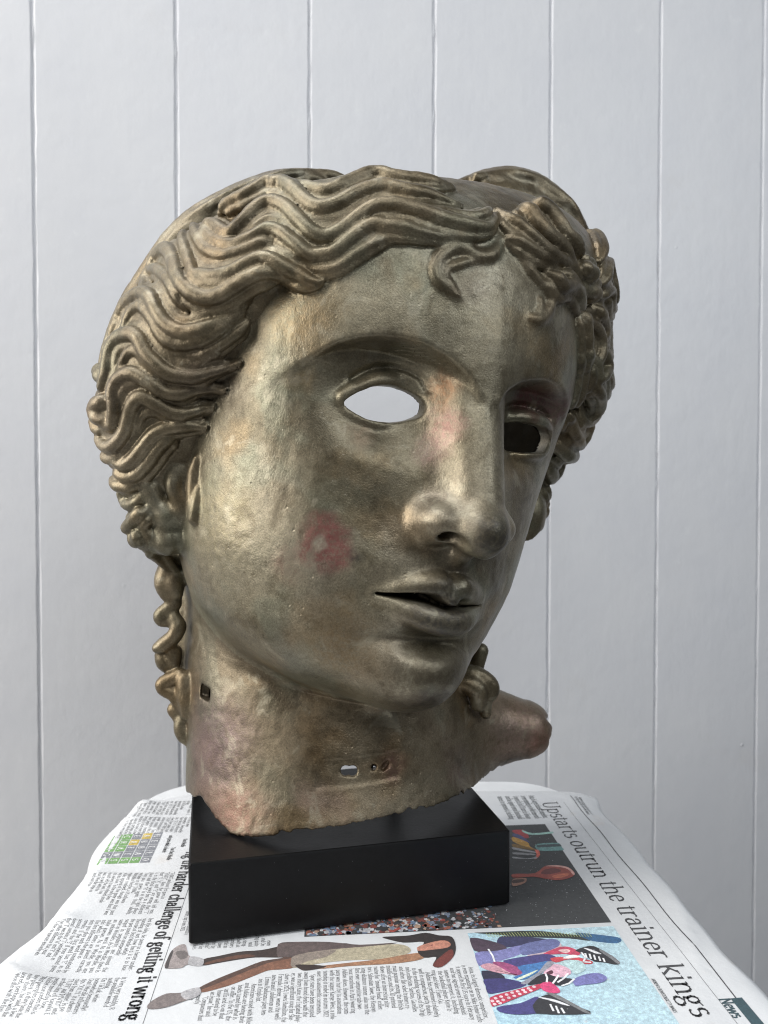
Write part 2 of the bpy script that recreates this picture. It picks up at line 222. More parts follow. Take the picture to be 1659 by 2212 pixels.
# surface points of locks, curls, brows and lids, in head millimetres
TRACES={"S0":[[-13.7,75.5,91.9],[-18.6,75.3,90.3],[-24.3,75.3,88.2],[-30.7,73.3,87.2],[-37.3,70.0,87.1],[-40.4,66.8,88.3],[-44.2,64.5,88.1],[-48.3,64.6,85.6],[-52.7,64.7,82.6],[-56.6,64.7,79.5],[-60.1,63.6,77.6],[-62.9,60.4,78.3],[-65.7,55.8,80.1],[-68.3,51.7,81.1]],"S1":[[-14.3,83.6,81.6],[-18.3,83.6,80.3],[-23.4,82.2,79.8],[-28.3,80.6,79.6],[-33.9,78.9,78.8],[-38.4,76.3,79.5],[-42.1,73.8,80.2],[-47.4,72.4,78.1],[-51.8,71.6,75.3],[-55.8,71.4,72.0],[-59.6,70.3,69.7],[-62.9,68.4,68.8],[-65.4,65.7,69.8],[-67.7,61.2,72.7],[-69.6,55.2,76.9],[-71.5,48.7,80.6],[-73.4,42.9,82.7],[-75.8,39.3,82.8],[-79.0,38.0,80.4],[-82.4,36.2,78.0],[-85.3,35.5,75.0],[-87.7,32.3,73.9],[-89.9,33.2,70.4]],"S1k":[[-2.7,84.0,84.8],[-4.3,86.0,81.2],[-7.6,87.4,77.7],[-11.9,87.4,75.0],[-16.4,86.7,73.6],[-21.7,85.7,73.3],[-26.9,84.5,73.1],[-31.8,83.0,73.2]],"S2":[[-0.1,85.2,83.4],[-1.2,87.3,79.6],[-3.7,88.9,74.9],[-6.4,88.5,72.0],[-10.2,87.6,70.2],[-14.7,86.7,69.1],[-20.1,85.9,68.8],[-24.8,85.0,69.4],[-29.4,84.1,70.5],[-35.0,82.6,71.7],[-40.0,80.3,72.4],[-41.6,79.8,72.0],[-45.1,78.3,71.4],[-48.4,77.6,69.6],[-52.3,77.3,66.0],[-56.1,76.7,62.3],[-59.4,75.6,59.6],[-61.7,74.5,58.5],[-64.4,72.6,58.6],[-67.1,70.1,60.2],[-69.6,66.4,63.4],[-71.9,61.6,67.2],[-74.2,57.1,70.0],[-76.8,52.8,71.3],[-79.7,50.7,69.9],[-82.4,50.1,66.6],[-84.6,50.2,63.5],[-86.9,49.4,60.4],[-89.3,48.3,57.1],[-91.4,44.1,58.5],[-93.3,37.6,61.7],[-94.9,32.6,63.0]],"S2b":[[-73.8,62.9,62.6],[-75.5,60.4,64.1],[-77.9,57.2,64.9],[-80.5,55.3,63.5],[-82.8,54.7,60.4],[-84.5,54.6,57.5]],"S3":[[-9.7,87.9,66.5],[-17.6,87.3,64.6],[-23.1,86.2,63.4],[-28.4,84.7,62.9],[-33.6,82.9,63.2],[-38.6,82.3,63.7],[-43.3,82.0,63.8],[-45.4,81.4,64.5],[-47.7,80.6,63.8],[-50.5,79.9,61.8],[-53.5,79.3,58.6],[-56.8,78.5,55.1],[-59.8,77.8,52.5],[-63.1,76.1,51.4],[-66.3,74.0,51.4],[-69.5,70.9,53.0],[-72.2,68.0,55.3],[-74.8,64.6,57.7],[-77.3,61.6,59.1],[-79.5,59.4,58.7],[-82.3,57.6,56.4],[-85.1,55.5,54.2],[-87.8,53.1,52.6],[-89.6,50.6,52.5],[-91.8,47.4,52.9],[-94.1,42.3,54.8],[-95.8,36.3,58.2],[-96.1,32.7,60.7]],"S3b":[[-76.1,65.0,53.8],[-78.7,62.4,54.3],[-81.2,60.4,53.3],[-84.5,57.7,51.2],[-87.8,54.8,49.4],[-90.7,51.4,48.4],[-93.6,46.9,48.9],[-96.5,40.3,51.6],[-98.0,34.1,55.8],[-98.6,26.6,60.6],[-98.5,20.6,63.9]],"S3c":[[-41.8,81.5,68.2],[-46.1,80.1,67.2],[-49.3,79.4,65.0],[-52.7,78.8,61.7],[-56.3,78.1,57.8],[-59.2,76.9,55.8]],"S4a":[[-36.5,82.3,59.0],[-39.9,81.1,59.2],[-43.8,80.5,58.0],[-47.3,79.8,55.4],[-50.6,78.7,52.3],[-53.7,77.4,49.2],[-57.8,77.1,46.8],[-61.7,76.2,45.5],[-65.5,74.6,45.1],[-69.1,72.8,45.9],[-72.5,70.5,47.1],[-75.2,67.9,48.7],[-77.5,65.8,49.2]],"S4":[[-59.4,73.6,42.1],[-63.0,73.6,41.1],[-66.4,72.9,41.0],[-69.9,71.6,42.1],[-73.0,70.1,43.9],[-75.9,68.1,45.9],[-78.6,65.5,47.4],[-80.8,63.5,47.2],[-83.0,61.8,45.8],[-85.4,60.0,43.8],[-87.5,58.3,41.7],[-89.6,56.3,40.3],[-92.3,53.4,39.5],[-95.4,49.5,39.7],[-97.9,45.6,40.6]],"S4b":[[-83.3,62.0,42.9],[-86.4,59.4,40.1],[-90.1,56.0,36.8],[-93.4,52.5,35.7],[-96.6,49.0,36.3],[-99.0,44.7,39.2],[-100.0,40.1,43.3],[-100.9,34.2,47.9],[-101.5,30.0,51.2],[-102.0,22.2,56.4],[-101.1,16.4,61.0]],"S5":[[-68.8,70.5,37.7],[-72.3,69.4,39.0],[-75.1,68.2,40.6],[-77.9,66.4,41.2],[-80.4,64.5,40.5],[-82.8,62.5,38.8],[-84.9,60.6,36.8],[-86.6,58.7,34.9],[-88.1,57.2,33.3],[-91.0,54.4,31.0],[-94.1,51.5,30.3],[-97.4,48.1,31.2],[-100.2,44.5,33.5],[-102.4,40.2,36.9],[-103.5,35.2,41.1],[-104.0,28.6,45.8],[-104.7,21.1,50.1],[-105.3,11.3,53.8],[-106.2,-1.4,55.7],[-108.4,-2.4,53.2],[-110.4,-1.8,49.3],[-111.4,-2.2,45.8],[-112.3,-1.0,42.1]],"S5b":[[-100.1,44.6,24.8],[-102.7,41.7,29.3],[-104.4,38.1,33.8],[-105.8,32.3,38.3],[-107.1,24.3,42.0],[-108.2,12.7,45.2],[-108.7,-2.2,46.5],[-110.4,-1.5,43.1],[-112.4,9.7,37.2]],"S5c":[[-81.5,61.6,31.9],[-85.6,57.6,28.2],[-89.7,54.0,25.8],[-94.1,50.3,24.9],[-97.7,47.0,25.1]],"S6":[[-83.3,58.3,26.2],[-86.2,55.6,23.9],[-88.8,53.0,21.6],[-92.2,50.0,19.5],[-95.9,46.6,17.9],[-99.5,43.6,17.5],[-102.7,40.9,18.5],[-105.4,38.0,20.8],[-107.9,34.7,24.3],[-109.3,31.3,28.0],[-110.5,27.0,31.2],[-112.0,20.5,33.3],[-113.6,14.0,33.1],[-115.3,6.2,31.4],[-116.6,1.7,28.5],[-117.7,-1.6,25.4],[-118.9,0.4,20.8],[-119.6,-0.0,18.0]],"S6b":[[-82.1,59.1,26.4],[-84.5,56.3,23.3],[-86.5,54.2,20.9],[-88.8,51.8,18.5],[-91.4,49.2,15.9],[-95.1,45.9,13.9],[-98.8,43.0,13.2],[-102.3,40.2,13.6],[-105.0,37.8,15.4],[-107.5,35.1,18.7],[-109.1,33.0,21.9],[-111.9,26.1,26.9],[-113.5,21.0,27.9],[-115.2,16.7,26.1],[-116.7,14.6,22.5],[-117.4,15.0,18.9]],"S6c":[[-80.0,58.7,23.4],[-82.3,55.8,19.6],[-84.7,53.1,16.0],[-87.5,50.2,12.7],[-91.1,46.9,10.0],[-94.8,44.3,8.8]],"S7":[[-80.3,51.6,9.4],[-83.4,48.4,6.0],[-86.8,45.3,3.6],[-90.7,42.4,1.8],[-94.6,40.3,1.3],[-98.4,38.4,1.5],[-101.9,36.7,2.8],[-105.2,35.1,5.2],[-108.1,33.0,7.6],[-110.0,31.2,10.4],[-112.0,28.6,13.9],[-113.9,25.1,16.0],[-115.9,20.7,16.4],[-118.0,15.2,15.3],[-119.4,11.5,12.6],[-120.3,10.2,9.0],[-120.6,10.8,4.9],[-120.8,10.9,1.0],[-121.3,9.1,-2.2],[-121.6,7.9,-4.6]],"S7b":[[-100.4,36.4,0.1],[-102.9,35.4,1.5],[-105.8,33.8,2.9],[-108.7,31.9,5.4],[-111.0,29.7,8.4],[-113.0,27.0,10.0],[-115.0,23.8,9.1],[-116.1,21.8,5.9],[-116.9,20.2,2.8],[-117.2,19.3,0.1]],"S7c":[[-84.3,51.2,11.9],[-87.0,49.4,10.7],[-89.2,47.4,8.9],[-91.0,45.3,6.4],[-94.5,42.6,4.7],[-98.1,40.4,4.8],[-101.7,38.6,6.4]],"S8":[[-82.1,44.0,-0.3],[-86.1,41.2,-2.3],[-89.9,39.0,-3.6],[-94.0,36.4,-5.1],[-98.1,34.3,-5.4],[-101.7,33.1,-4.2],[-105.1,31.8,-2.5],[-108.3,29.9,-0.8],[-111.4,27.5,0.5],[-113.9,24.4,0.5],[-116.1,20.7,-1.3],[-117.2,18.2,-4.5],[-117.1,17.0,-7.9],[-116.1,17.0,-11.2],[-115.2,16.3,-14.9],[-114.8,14.8,-18.8],[-115.9,12.7,-20.2],[-117.9,9.9,-19.8],[-119.6,7.1,-18.5]],"S8b":[[-107.7,28.9,-4.1],[-110.4,27.0,-3.1],[-112.9,24.0,-3.8],[-114.4,21.3,-6.3],[-115.2,19.2,-9.1],[-115.4,17.7,-11.5]],"S9":[[-84.4,38.4,-6.7],[-86.7,36.4,-8.7],[-89.6,34.0,-10.9],[-92.9,32.2,-12.1],[-96.5,31.0,-11.6],[-100.4,30.1,-10.0],[-103.7,29.0,-8.7],[-106.9,27.3,-8.1],[-108.8,24.9,-10.0],[-109.5,22.6,-13.5],[-109.5,20.7,-17.0],[-109.8,18.8,-20.6],[-110.9,16.4,-24.0],[-112.7,13.1,-27.2],[-115.1,9.1,-28.6],[-117.7,4.0,-27.9],[-119.2,-2.5,-26.0]],"S9b":[[-91.7,31.6,-14.2],[-95.9,29.7,-14.6],[-99.6,28.6,-13.3],[-102.4,27.3,-13.0],[-104.9,25.3,-14.3],[-106.3,22.8,-17.6],[-106.9,20.5,-21.7]],"S10":[[-84.5,33.9,-14.5],[-87.8,32.3,-15.5],[-91.9,30.4,-16.6],[-95.8,28.1,-18.1],[-99.2,25.6,-20.3],[-101.4,23.2,-23.4],[-103.1,20.4,-27.4],[-104.5,18.0,-30.9],[-106.4,15.2,-33.7],[-108.6,12.9,-35.0],[-111.5,10.5,-34.0]],"S11":[[-90.4,29.3,-20.3],[-93.7,27.6,-21.3],[-96.0,25.5,-24.1],[-97.8,23.2,-27.6],[-99.1,20.7,-31.4],[-100.9,18.1,-35.0],[-103.1,15.2,-38.0],[-105.6,12.7,-39.5],[-107.7,10.8,-39.5],[-109.8,8.8,-39.0]],"S12":[[-117.3,-2.6,-31.4],[-116.0,1.9,-33.5],[-113.5,8.1,-33.6],[-111.6,11.7,-31.8],[-108.5,14.6,-32.0]],"S13":[[-101.6,14.0,-41.9],[-104.2,11.3,-43.3],[-106.8,8.4,-43.9],[-109.4,4.4,-44.2],[-111.9,-1.9,-43.4]],"S14":[[-99.8,13.9,-44.1],[-101.8,10.0,-48.0],[-103.6,6.0,-50.3],[-105.4,-0.9,-50.9],[-107.9,-2.4,-48.8]],"S15":[[-96.4,12.4,-49.5],[-97.3,7.2,-54.4],[-98.1,0.4,-58.7],[-100.5,0.6,-59.0]],"S16":[[-91.5,3.7,-56.7],[-92.1,5.0,-60.0],[-93.9,2.8,-62.2],[-97.1,2.4,-61.8]],"S17":[[-55.2,-49.0,-92.0],[-86.2,-3.9,-72.9],[-91.0,7.5,-71.0]],"K1":[[-125.6,-1.9,7.4],[-120.6,-2.5,13.5],[-120.3,3.9,14.2]],"K2":[[-123.1,-3.2,3.7],[-122.3,-0.1,1.2],[-121.8,6.7,-1.8]],"K3":[[-118.3,14.5,-9.6],[-120.7,8.6,-12.0],[-121.4,4.2,-14.4],[-120.2,6.7,-17.0],[-117.8,11.1,-18.2]],"K4":[[-121.2,-2.3,-17.2],[-120.6,-3.5,-20.4],[-119.7,1.8,-22.7]],"E1":[[1.9,83.3,86.7],[4.4,86.5,82.1],[7.4,88.4,78.9],[11.7,89.4,76.3],[15.9,89.5,74.4],[21.1,89.0,72.3],[26.6,88.4,71.4],[32.1,87.7,71.2],[37.6,87.1,71.5],[42.3,85.9,70.4],[46.8,83.8,68.3],[49.4,81.6,65.7]],"E2":[[2.6,89.3,71.3],[7.7,89.1,71.0],[13.1,88.4,69.9],[18.8,87.4,68.9],[24.5,86.7,68.7],[29.5,87.3,69.6]],"E2b":[[3.6,89.6,74.5],[7.7,89.8,73.9],[13.2,89.2,71.9],[18.8,88.4,70.5],[24.2,87.8,69.9]],"E3":[[12.9,81.5,90.5],[14.6,82.9,88.5],[16.7,85.2,84.9],[19.3,86.7,82.2],[23.2,87.4,80.1],[28.5,87.0,79.2],[33.2,86.6,78.0],[37.3,86.4,75.4],[40.6,86.3,72.4]],"E4":[[19.5,79.4,93.4],[23.2,80.0,92.5],[27.1,80.6,91.3],[30.4,82.6,87.7],[34.1,84.1,83.9],[40.1,83.5,82.2],[43.7,83.3,80.0]],"E5":[[27.0,84.8,64.6],[34.1,82.5,65.2],[38.6,83.0,65.7],[43.9,82.0,64.9],[48.8,80.3,63.7],[53.1,77.9,61.8]],"E6":[[24.2,88.9,73.2],[29.2,88.2,75.0],[34.2,87.2,75.0],[38.4,86.7,73.1]],"F1":[[54.1,74.6,57.4],[60.8,73.2,56.5],[67.8,70.1,57.5],[75.3,65.8,56.7],[80.3,63.1,53.5],[81.6,63.5,48.6],[80.4,65.4,43.5]],"F2":[[50.2,67.7,57.2],[53.8,67.8,54.4],[57.9,68.1,51.7],[61.6,69.4,49.1],[65.2,70.3,46.5],[69.4,70.0,43.3]],"F3":[[63.4,65.1,43.7],[64.9,68.9,43.7],[69.2,70.0,42.1],[73.7,69.0,38.9],[76.8,67.2,34.5],[77.0,65.1,30.0],[77.6,62.3,26.3],[78.7,59.0,22.2]],"F4":[[65.9,66.8,40.3],[70.2,68.8,37.8],[72.6,67.2,33.3],[74.2,64.1,29.0]],"F5":[[76.8,55.5,18.8],[81.5,52.7,13.8],[94.1,42.5,8.8],[105.9,33.9,6.6],[107.1,35.7,10.7],[106.8,36.7,16.5]],"F6":[[76.8,66.5,32.4],[83.0,62.8,30.3],[91.4,56.5,27.6],[98.5,48.6,23.6],[97.0,47.3,19.6]],"F7":[[80.3,63.6,51.3],[85.9,60.9,48.4],[90.4,59.0,44.2],[86.6,62.5,38.9],[81.0,65.2,34.2]],"F8":[[82.3,37.0,-3.5],[90.1,30.8,-7.5],[102.0,23.1,-9.8],[104.0,26.7,-7.2]],"F9":[[80.1,44.0,4.3],[86.6,41.1,1.6],[99.1,32.3,1.6],[105.3,29.8,0.5],[104.8,29.7,-2.5]],"F11":[[66.9,60.2,37.5],[69.0,61.3,33.2],[71.4,60.2,28.6],[74.3,57.7,23.6]],"F12":[[46.4,83.9,75.1],[50.2,83.0,73.6],[54.0,81.5,72.9],[53.0,81.7,70.3]],"F13":[[49.3,81.9,66.3],[55.4,78.9,65.6],[62.3,75.6,66.4],[61.6,75.0,63.9]],"F14":[[68.1,70.8,62.8],[77.6,64.6,61.6],[85.0,59.2,59.2],[84.7,59.9,55.2]],"E7":[[22.8,86.3,63.6],[27.0,85.5,61.6],[30.5,84.8,59.8],[36.9,81.4,62.5],[42.4,79.9,62.8],[48.4,77.9,61.3],[52.9,76.6,59.9]],"curl1":[[1.5,86.7,70.6],[-0.2,88.4,66.1],[-3.8,89.5,62.4],[-8.4,89.5,60.9],[-12.1,88.9,62.0],[-16.0,88.2,62.3],[-19.7,87.9,60.4],[-22.6,88.1,57.1],[-24.0,88.5,53.5],[-23.7,89.4,49.9],[-20.9,90.6,46.9],[-17.4,91.7,45.1],[-14.9,92.2,44.6]],"curl1b":[[-8.8,90.0,59.3],[-13.5,89.9,57.3],[-17.7,89.8,54.9],[-20.6,89.6,52.8],[-20.4,90.2,49.9],[-18.0,91.2,47.2],[-15.3,92.1,44.9]],"curl2":[[8.4,87.6,67.5],[13.4,88.2,63.6],[18.9,88.2,60.5],[25.1,87.2,57.6],[28.1,87.2,54.1],[26.7,88.4,50.1],[22.6,90.5,45.9],[17.5,91.8,44.5],[15.3,92.0,45.1]],"curl2b":[[20.8,89.5,53.2],[21.9,89.8,50.3],[19.6,90.9,47.0]],"side":[[-85.0,27.0,-26.9],[-86.8,27.0,-30.8],[-87.3,27.0,-35.2],[-86.5,27.0,-40.7],[-84.3,27.0,-45.2],[-81.4,27.0,-48.5],[-78.8,27.0,-49.8],[-76.9,27.0,-46.7],[-75.9,27.0,-42.1],[-76.2,27.0,-37.3]],"side_in":[[-84.3,28.0,-30.7],[-83.8,28.0,-36.6],[-82.7,28.0,-41.3],[-80.3,28.0,-44.2],[-78.0,28.0,-43.1],[-77.3,28.0,-39.8],[-78.2,28.0,-36.7],[-80.0,28.0,-38.1]],"brow":[[-56.2,73.4,17.8],[-54.2,75.3,19.8],[-50.0,78.8,22.6],[-43.7,83.0,24.9],[-37.0,86.6,26.1],[-29.1,89.8,26.3],[-21.1,92.1,24.7],[-13.7,93.2,22.0],[-6.9,93.4,17.6],[-3.1,92.6,12.2]],"brow_far":[[15.0,91.6,13.4],[17.6,92.0,17.7],[23.1,91.3,21.4],[31.3,88.9,23.9],[41.0,84.4,24.4],[55.5,74.0,22.6]],"eyeR":[[-43.8,68.4,2.4],[-41.0,70.6,5.4],[-37.4,73.1,8.0],[-33.6,75.4,9.9],[-29.4,77.2,10.8],[-25.4,78.1,11.2],[-20.7,78.4,10.5],[-17.2,78.2,8.8],[-15.3,78.0,5.7],[-16.0,78.1,2.5],[-18.8,78.3,0.3],[-23.9,78.3,-1.6],[-29.3,77.2,-2.3],[-34.9,74.7,-2.1],[-39.7,71.6,-0.6],[-42.4,69.6,0.8]],"eyeL":[[23.9,79.0,6.1],[29.9,78.7,7.7],[36.2,76.7,8.4],[45.7,71.0,8.4],[50.6,69.6,7.2],[52.5,69.1,5.0],[51.5,69.4,1.6],[47.2,70.5,-1.5],[37.7,75.9,-3.2],[30.0,78.7,-3.9],[26.6,79.1,-3.6]],"lid":[[-48.2,67.3,0.0],[-44.5,68.6,4.8],[-41.2,71.0,9.4],[-37.1,73.8,12.8],[-32.1,76.6,14.8],[-27.0,78.3,15.5],[-21.7,78.9,14.3],[-17.2,78.7,11.5],[-14.1,78.6,8.0]],"scab":[[-49.4,73.1,-49.8],[-46.2,75.3,-48.4],[-43.9,77.0,-49.3]],"ear_rim":[[-98.8,6.0,-42.2],[-96.2,6.0,-46.0],[-93.3,6.0,-49.9],[-91.1,6.0,-53.8],[-89.3,6.0,-57.9],[-88.1,6.0,-60.3]],"ear_in":[[-94.7,10.0,-41.7],[-92.1,10.0,-45.9],[-89.9,10.0,-49.8],[-88.2,10.0,-53.4],[-87.0,10.0,-56.2]],"ear_front":[[-85.8,16.0,-32.5],[-87.2,16.0,-36.9],[-86.3,16.0,-40.9],[-83.6,16.0,-45.1],[-82.3,16.0,-48.2]],"lobe":[[-84.5,10.0,-61.9],[-82.1,10.0,-61.2]],"bump":[[-86.4,12.0,-51.3],[-84.3,12.0,-51.4]],"strip":[[-78.8,8.0,-66.7],[-76.3,8.0,-72.5],[-74.6,8.0,-81.1],[-73.3,8.0,-89.7]],"att":[[-68.6,-34.9,-59.3],[-67.1,-33.8,-71.0],[-65.6,-32.8,-82.7],[-64.1,-31.7,-94.4],[-62.6,-30.6,-106.1],[-60.9,-29.5,-117.8],[-59.1,-28.3,-129.5],[-57.1,-26.9,-141.1],[-55.2,-25.7,-152.9]],"r1":[[-72.5,-19.6,-70.7],[-74.0,-20.3,-75.1],[-75.9,-21.1,-80.1],[-76.1,-21.1,-84.8],[-75.1,-20.5,-89.3]],"r1b":[[-72.3,-17.2,-79.1],[-73.3,-17.6,-83.9],[-71.9,-16.8,-88.3]],"r2":[[-72.4,-20.6,-87.1],[-72.0,-20.3,-90.5],[-71.9,-20.1,-94.3],[-73.9,-21.1,-97.3],[-75.9,-22.1,-100.0],[-75.0,-21.6,-101.8],[-72.3,-20.1,-102.0]],"r3":[[-70.8,-18.0,-99.5],[-69.0,-17.0,-103.0],[-69.5,-17.2,-106.9],[-71.5,-18.1,-110.3],[-73.8,-19.2,-113.1],[-76.0,-20.3,-114.6]],"r3b":[[-72.1,-23.9,-119.0],[-70.4,-23.0,-121.4],[-68.4,-21.9,-123.8]],"r3c":[[-68.5,-19.3,-116.0],[-67.9,-18.9,-120.5]],"r4":[[-65.5,-14.7,-124.6],[-67.6,-15.7,-126.9],[-70.1,-17.0,-128.9],[-71.6,-17.7,-130.7],[-70.3,-17.0,-132.8],[-67.1,-15.3,-133.8],[-64.7,-14.0,-136.8],[-62.9,-13.0,-140.3]],"r4b":[[-63.7,-11.6,-126.3],[-62.4,-10.9,-131.1],[-61.1,-10.1,-136.2],[-60.7,-9.8,-141.5]],"r5":[[-64.6,-17.4,-140.7],[-65.0,-17.6,-142.3],[-63.4,-16.7,-144.3],[-62.1,-15.9,-146.8]],"r6":[[-61.5,-13.6,-146.0],[-61.5,-13.5,-149.0],[-60.1,-12.7,-152.3],[-58.8,-11.9,-154.4]],"rr1":[[57.8,38.9,-94.2],[57.5,38.9,-101.6]],"rr2":[[46.6,44.0,-103.3],[51.4,46.4,-103.1],[57.0,49.4,-105.9],[58.7,50.3,-109.1],[56.5,49.3,-113.5],[57.8,50.1,-119.8]],"rr3":[[43.8,46.2,-106.9],[48.1,48.4,-107.3],[51.6,50.2,-110.2],[52.4,50.8,-116.0]]}

def strand_radius(n,r,e0=.45,e1=.4):
    t=np.linspace(0,1,n)
    return r*np.minimum(1,np.minimum(e0+t*6*(1-e0),e1+(1-t)*5*(1-e1)))
def build_head(TR,h):
    lo=(-134,-46,-176);hi=(150,124,142)
    F=Field(lo,hi,h);x,y,z=F.full()
    sk=base_skull(F)
    F.D=sk.astype(np.float32)
    # --- neck and shoulder stump, laid out in world millimetres
    X,Y,Z=world_axes(x,y,z)
    zt=np.clip((Z-50)/200,0,1)
    cx=-41+8*zt;cy=570+40*zt-4*np.clip((80-Z)/30,0,1)
    rw=np.where(X<cx,104+21*zt,107-5*zt+10*np.clip((85-Z)/40,0,1)**2);rd=103-10*zt
    kk=np.sqrt(((X-cx)/rw)**2+((Y-cy)/rd)**2)
    nk=(kk-1)*98/1.59
    nk=np.maximum(nk,(Z-235)/1.59).astype(np.float32)
    # shoulder flap
    def seg(a,b,ra,rb):
        a=np.array(a,float);b=np.array(b,float);e=b-a
        t=np.clip(((X-a[0])*e[0]+(Y-a[1])*e[1]+(Z-a[2])*e[2])/(e@e),0,1)
        return ((np.sqrt((X-a[0]-t*e[0])**2+(Y-a[1]-t*e[1])**2+(Z-a[2]-t*e[2])**2)-(ra+t*(rb-ra)))/1.59).astype(np.float32)
    nk=smin(nk,seg((6,583,92),(108,592,83),54,23),16)
    del kk
    F.D=smin(F.D,nk,8)
    neck_outer=nk
    # --- chin
    ellipsoid(F,(-3,77,-89.5),(20,20.5,17),11)
    ellipsoid(F,(-2,79,-60),(25,14,19),14)
    # --- brows: the forehead breaks sharply into the eye sockets
    sst=lambda a,b,v:(lambda t:t*t*(3-2*t))(np.clip((v-a)/(b-a),0,1))
    br=spline(np.vstack([[(-80,-14),(-72,0),(-64,10)],np.array(TR['brow'])[:,[0,2]]]),6)
    xs=F.ax[0][:,None].astype(float);zs=F.ax[2][None,:].astype(float)
    disp=0
    for s in (-1,1):
        c=br.copy()
        if s>0: c=np.c_[-c[:,0]*1.05+2,c[:,1]-1.6]
        o=np.argsort(c[:,0]);B=np.interp(xs,c[o,0],c[o,1]);ax=np.abs(xs)
        A=np.interp(ax,[0,4,10,18,30,40,48,55,62,70],[0,5,11,13.5,13,9.5,5.5,2.2,.5,0])*(np.sign(xs)==s)
        disp=disp+A*1.1*sst(-.8,4.2,B-zs)*(1-sst(-9,20,-zs+.1*(ax-24)))
    # hollow under the eye towards the nose, dip under the lower lip, temple
    gauss=lambda x0,z0,sx,sz:np.exp(-((xs-x0)/sx)**2-((zs-z0)/sz)**2)
    disp=disp+2.2*gauss(-22,-8,16,12)+2.2*gauss(25,-8,16,12)
    disp=disp+4.6*gauss(-2,-78.5,18,4.5)-1.2*gauss(-3,-92,14,9)+1.8*gauss(-27,-62,7,6)+1.8*gauss(23,-63,7,6)-1.5*gauss(-44,-44,22,16)
    sl,xb,yb,zb=F.box((-90,25,-115),(90,124,60))
    dd=disp[sl[0],sl[2]][:,None,:]*sst(25,45,yb)
    F.D[sl]+=dd.astype(np.float32)
    # --- nose: flat ridge, sloping sides
    sl,xb,yb,zb=F.box((-40,60,-62),(40,124,62))
    zt=F.ax[2][sl[2]][None,None,:]
    rd,aw,lean=[q[None,None,:] if q.ndim==1 else q for q in curve1(zt.ravel(),[(50,86,3,.9),(34,92,5,.8),(20,94.8,7,.66),(8,98,7,.58),(-6,102.6,6.6,.52),(-18,107,6.4,.48),(-28,110.4,6.2,.46),(-36,112.5,6.2,.46),(-60,116,6,.5)])]
    front=(yb-rd)*.93
    side=(np.abs(xb-1.6)-aw-(rd-yb)*lean)*.88
    under=(-(zb+40.5)+(113-yb)*.06)*.98
    nose=smax(smax(front,side,7),under,6)
    nose=np.maximum(nose,zb-44).astype(np.float32)
    F.D[sl]=smin(F.D[sl],nose,11)
    ellipsoid(F,(.4,106.8,-35),(8.6,9.6,8.6),5)
    for s in (-1,1):
        ellipsoid(F,(s*13.2+.6,95.6,-33.6),(5.6,9.2,5.2),8)
    tube(F,[(1,107.5,-40.5),(1,100,-43.5),(1.2,93,-46.5)],[3.6,3,3.6],4,m=3)
    for s in (-1,1):
        tube(F,[(s*8.6+.6,109,-40.6),(s*9.8+.6,103.5,-39.4),(s*11+.6,97,-36)],[2.2,3.2,2.4],1.6,'cut',m=3)
    # --- mouth, lips parted
    tube(F,[(-26.5,85,-62.6),(-20,89.6,-60.4),(-13,93.6,-57.9),(-7,96,-56.6),(-2.4,95.6,-58),(1.8,96,-56.8),(8,93.2,-58.4),(14,88.8,-60.8),(20,83.5,-63)],[1.5,3.0,4.0,4.5,4.3,4.5,4.0,2.9,1.4],2.2,m=4)
    tube(F,[(-24,85.8,-66),(-16,91,-67.4),(-9,94.8,-68.6),(-2,96.2,-69.4),(5,94.8,-69.2),(12,90.2,-67.6),(18,84.5,-65.6)],[1.9,4.1,5.4,5.7,5.4,3.9,1.6],2.2,m=4)
    ellipsoid(F,(-2.4,97.8,-61.6),(3.4,3,2.6),2.5)
    for df in (4.5,3,1.5,0,-1.5,-3,-4.5,-6.5,-9,-12,-16):
        tube(F,[(-26.5,87+df,-63.2),(-20,92+df,-62.6),(-13.5,96+df,-62),(-8,98.5+df,-62.5),(-3,100+df,-64.3),(3,99+df,-64.4),(10,94.5+df,-64),(17,87.5+df,-63.8)],[.4,1.0,1.6,1.6,1.0,.75,.45,.2],.9,'cut',m=3)
    tube(F,[(.4,104,-48),(-.6,104.5,-52),(-1.4,105.5,-55)],[3.6,4.2,3],4,'cut',m=3)
    # --- eyes: ball, thick lids, open between the lids
    core=F.D.copy()                                  # the surface the casting follows inside
    eyes=[]
    pr=np.array(TR['eyeR']);pl=np.array(TR['eyeL'])
    for s,c in ((-1,(-30.,56.,4.2)),(1,(35.5,56.5,2.2))):
        c=np.array(c,float);RX,RZ=20.5,17.5
        ellipsoid(F,c,(RX,RX,RZ),2)
        if s<0: ring=pr;top=ring[:10];bot=ring[9:]
        else:
            ring=np.vstack([[(18.5,78,2.6),(20.5,79,5.6)],pl[0:1],pl[1:9],pl[9:],[(22,78.5,-1)]]);top=ring[:8];bot=ring[7:]
        def on(q,r):       # on the eyeball, r outside it
            d=1-((q[:,0]-c[0])/(RX+r))**2-((q[:,1]-c[2])/(RZ+r))**2
            return np.c_[q[:,0],c[1]+(RX+r)*np.sqrt(np.clip(d,.3,1)),q[:,1]]
        t2=top[:,[0,2]];b2=np.vstack([bot,ring[:1]])[:,[0,2]]
        up=on(t2+np.array([0,2.0]),.1)
        nn=len(up);tap=.55+.45*np.sin(np.linspace(.3,np.pi-.5,nn))
        for dz,rr,ou in ((1.9,2.0,.7),(3.4,1.9,.8),(4.6,1.6,.4)):
            tube(F,on(t2*np.array([1,1])+np.c_[np.zeros(nn),dz*tap],ou),rr*tap,1.2,m=4)
        lo_=on(b2+np.array([0,-.9]),.1)
        tube(F,lo_,1.5,2.2,m=4)
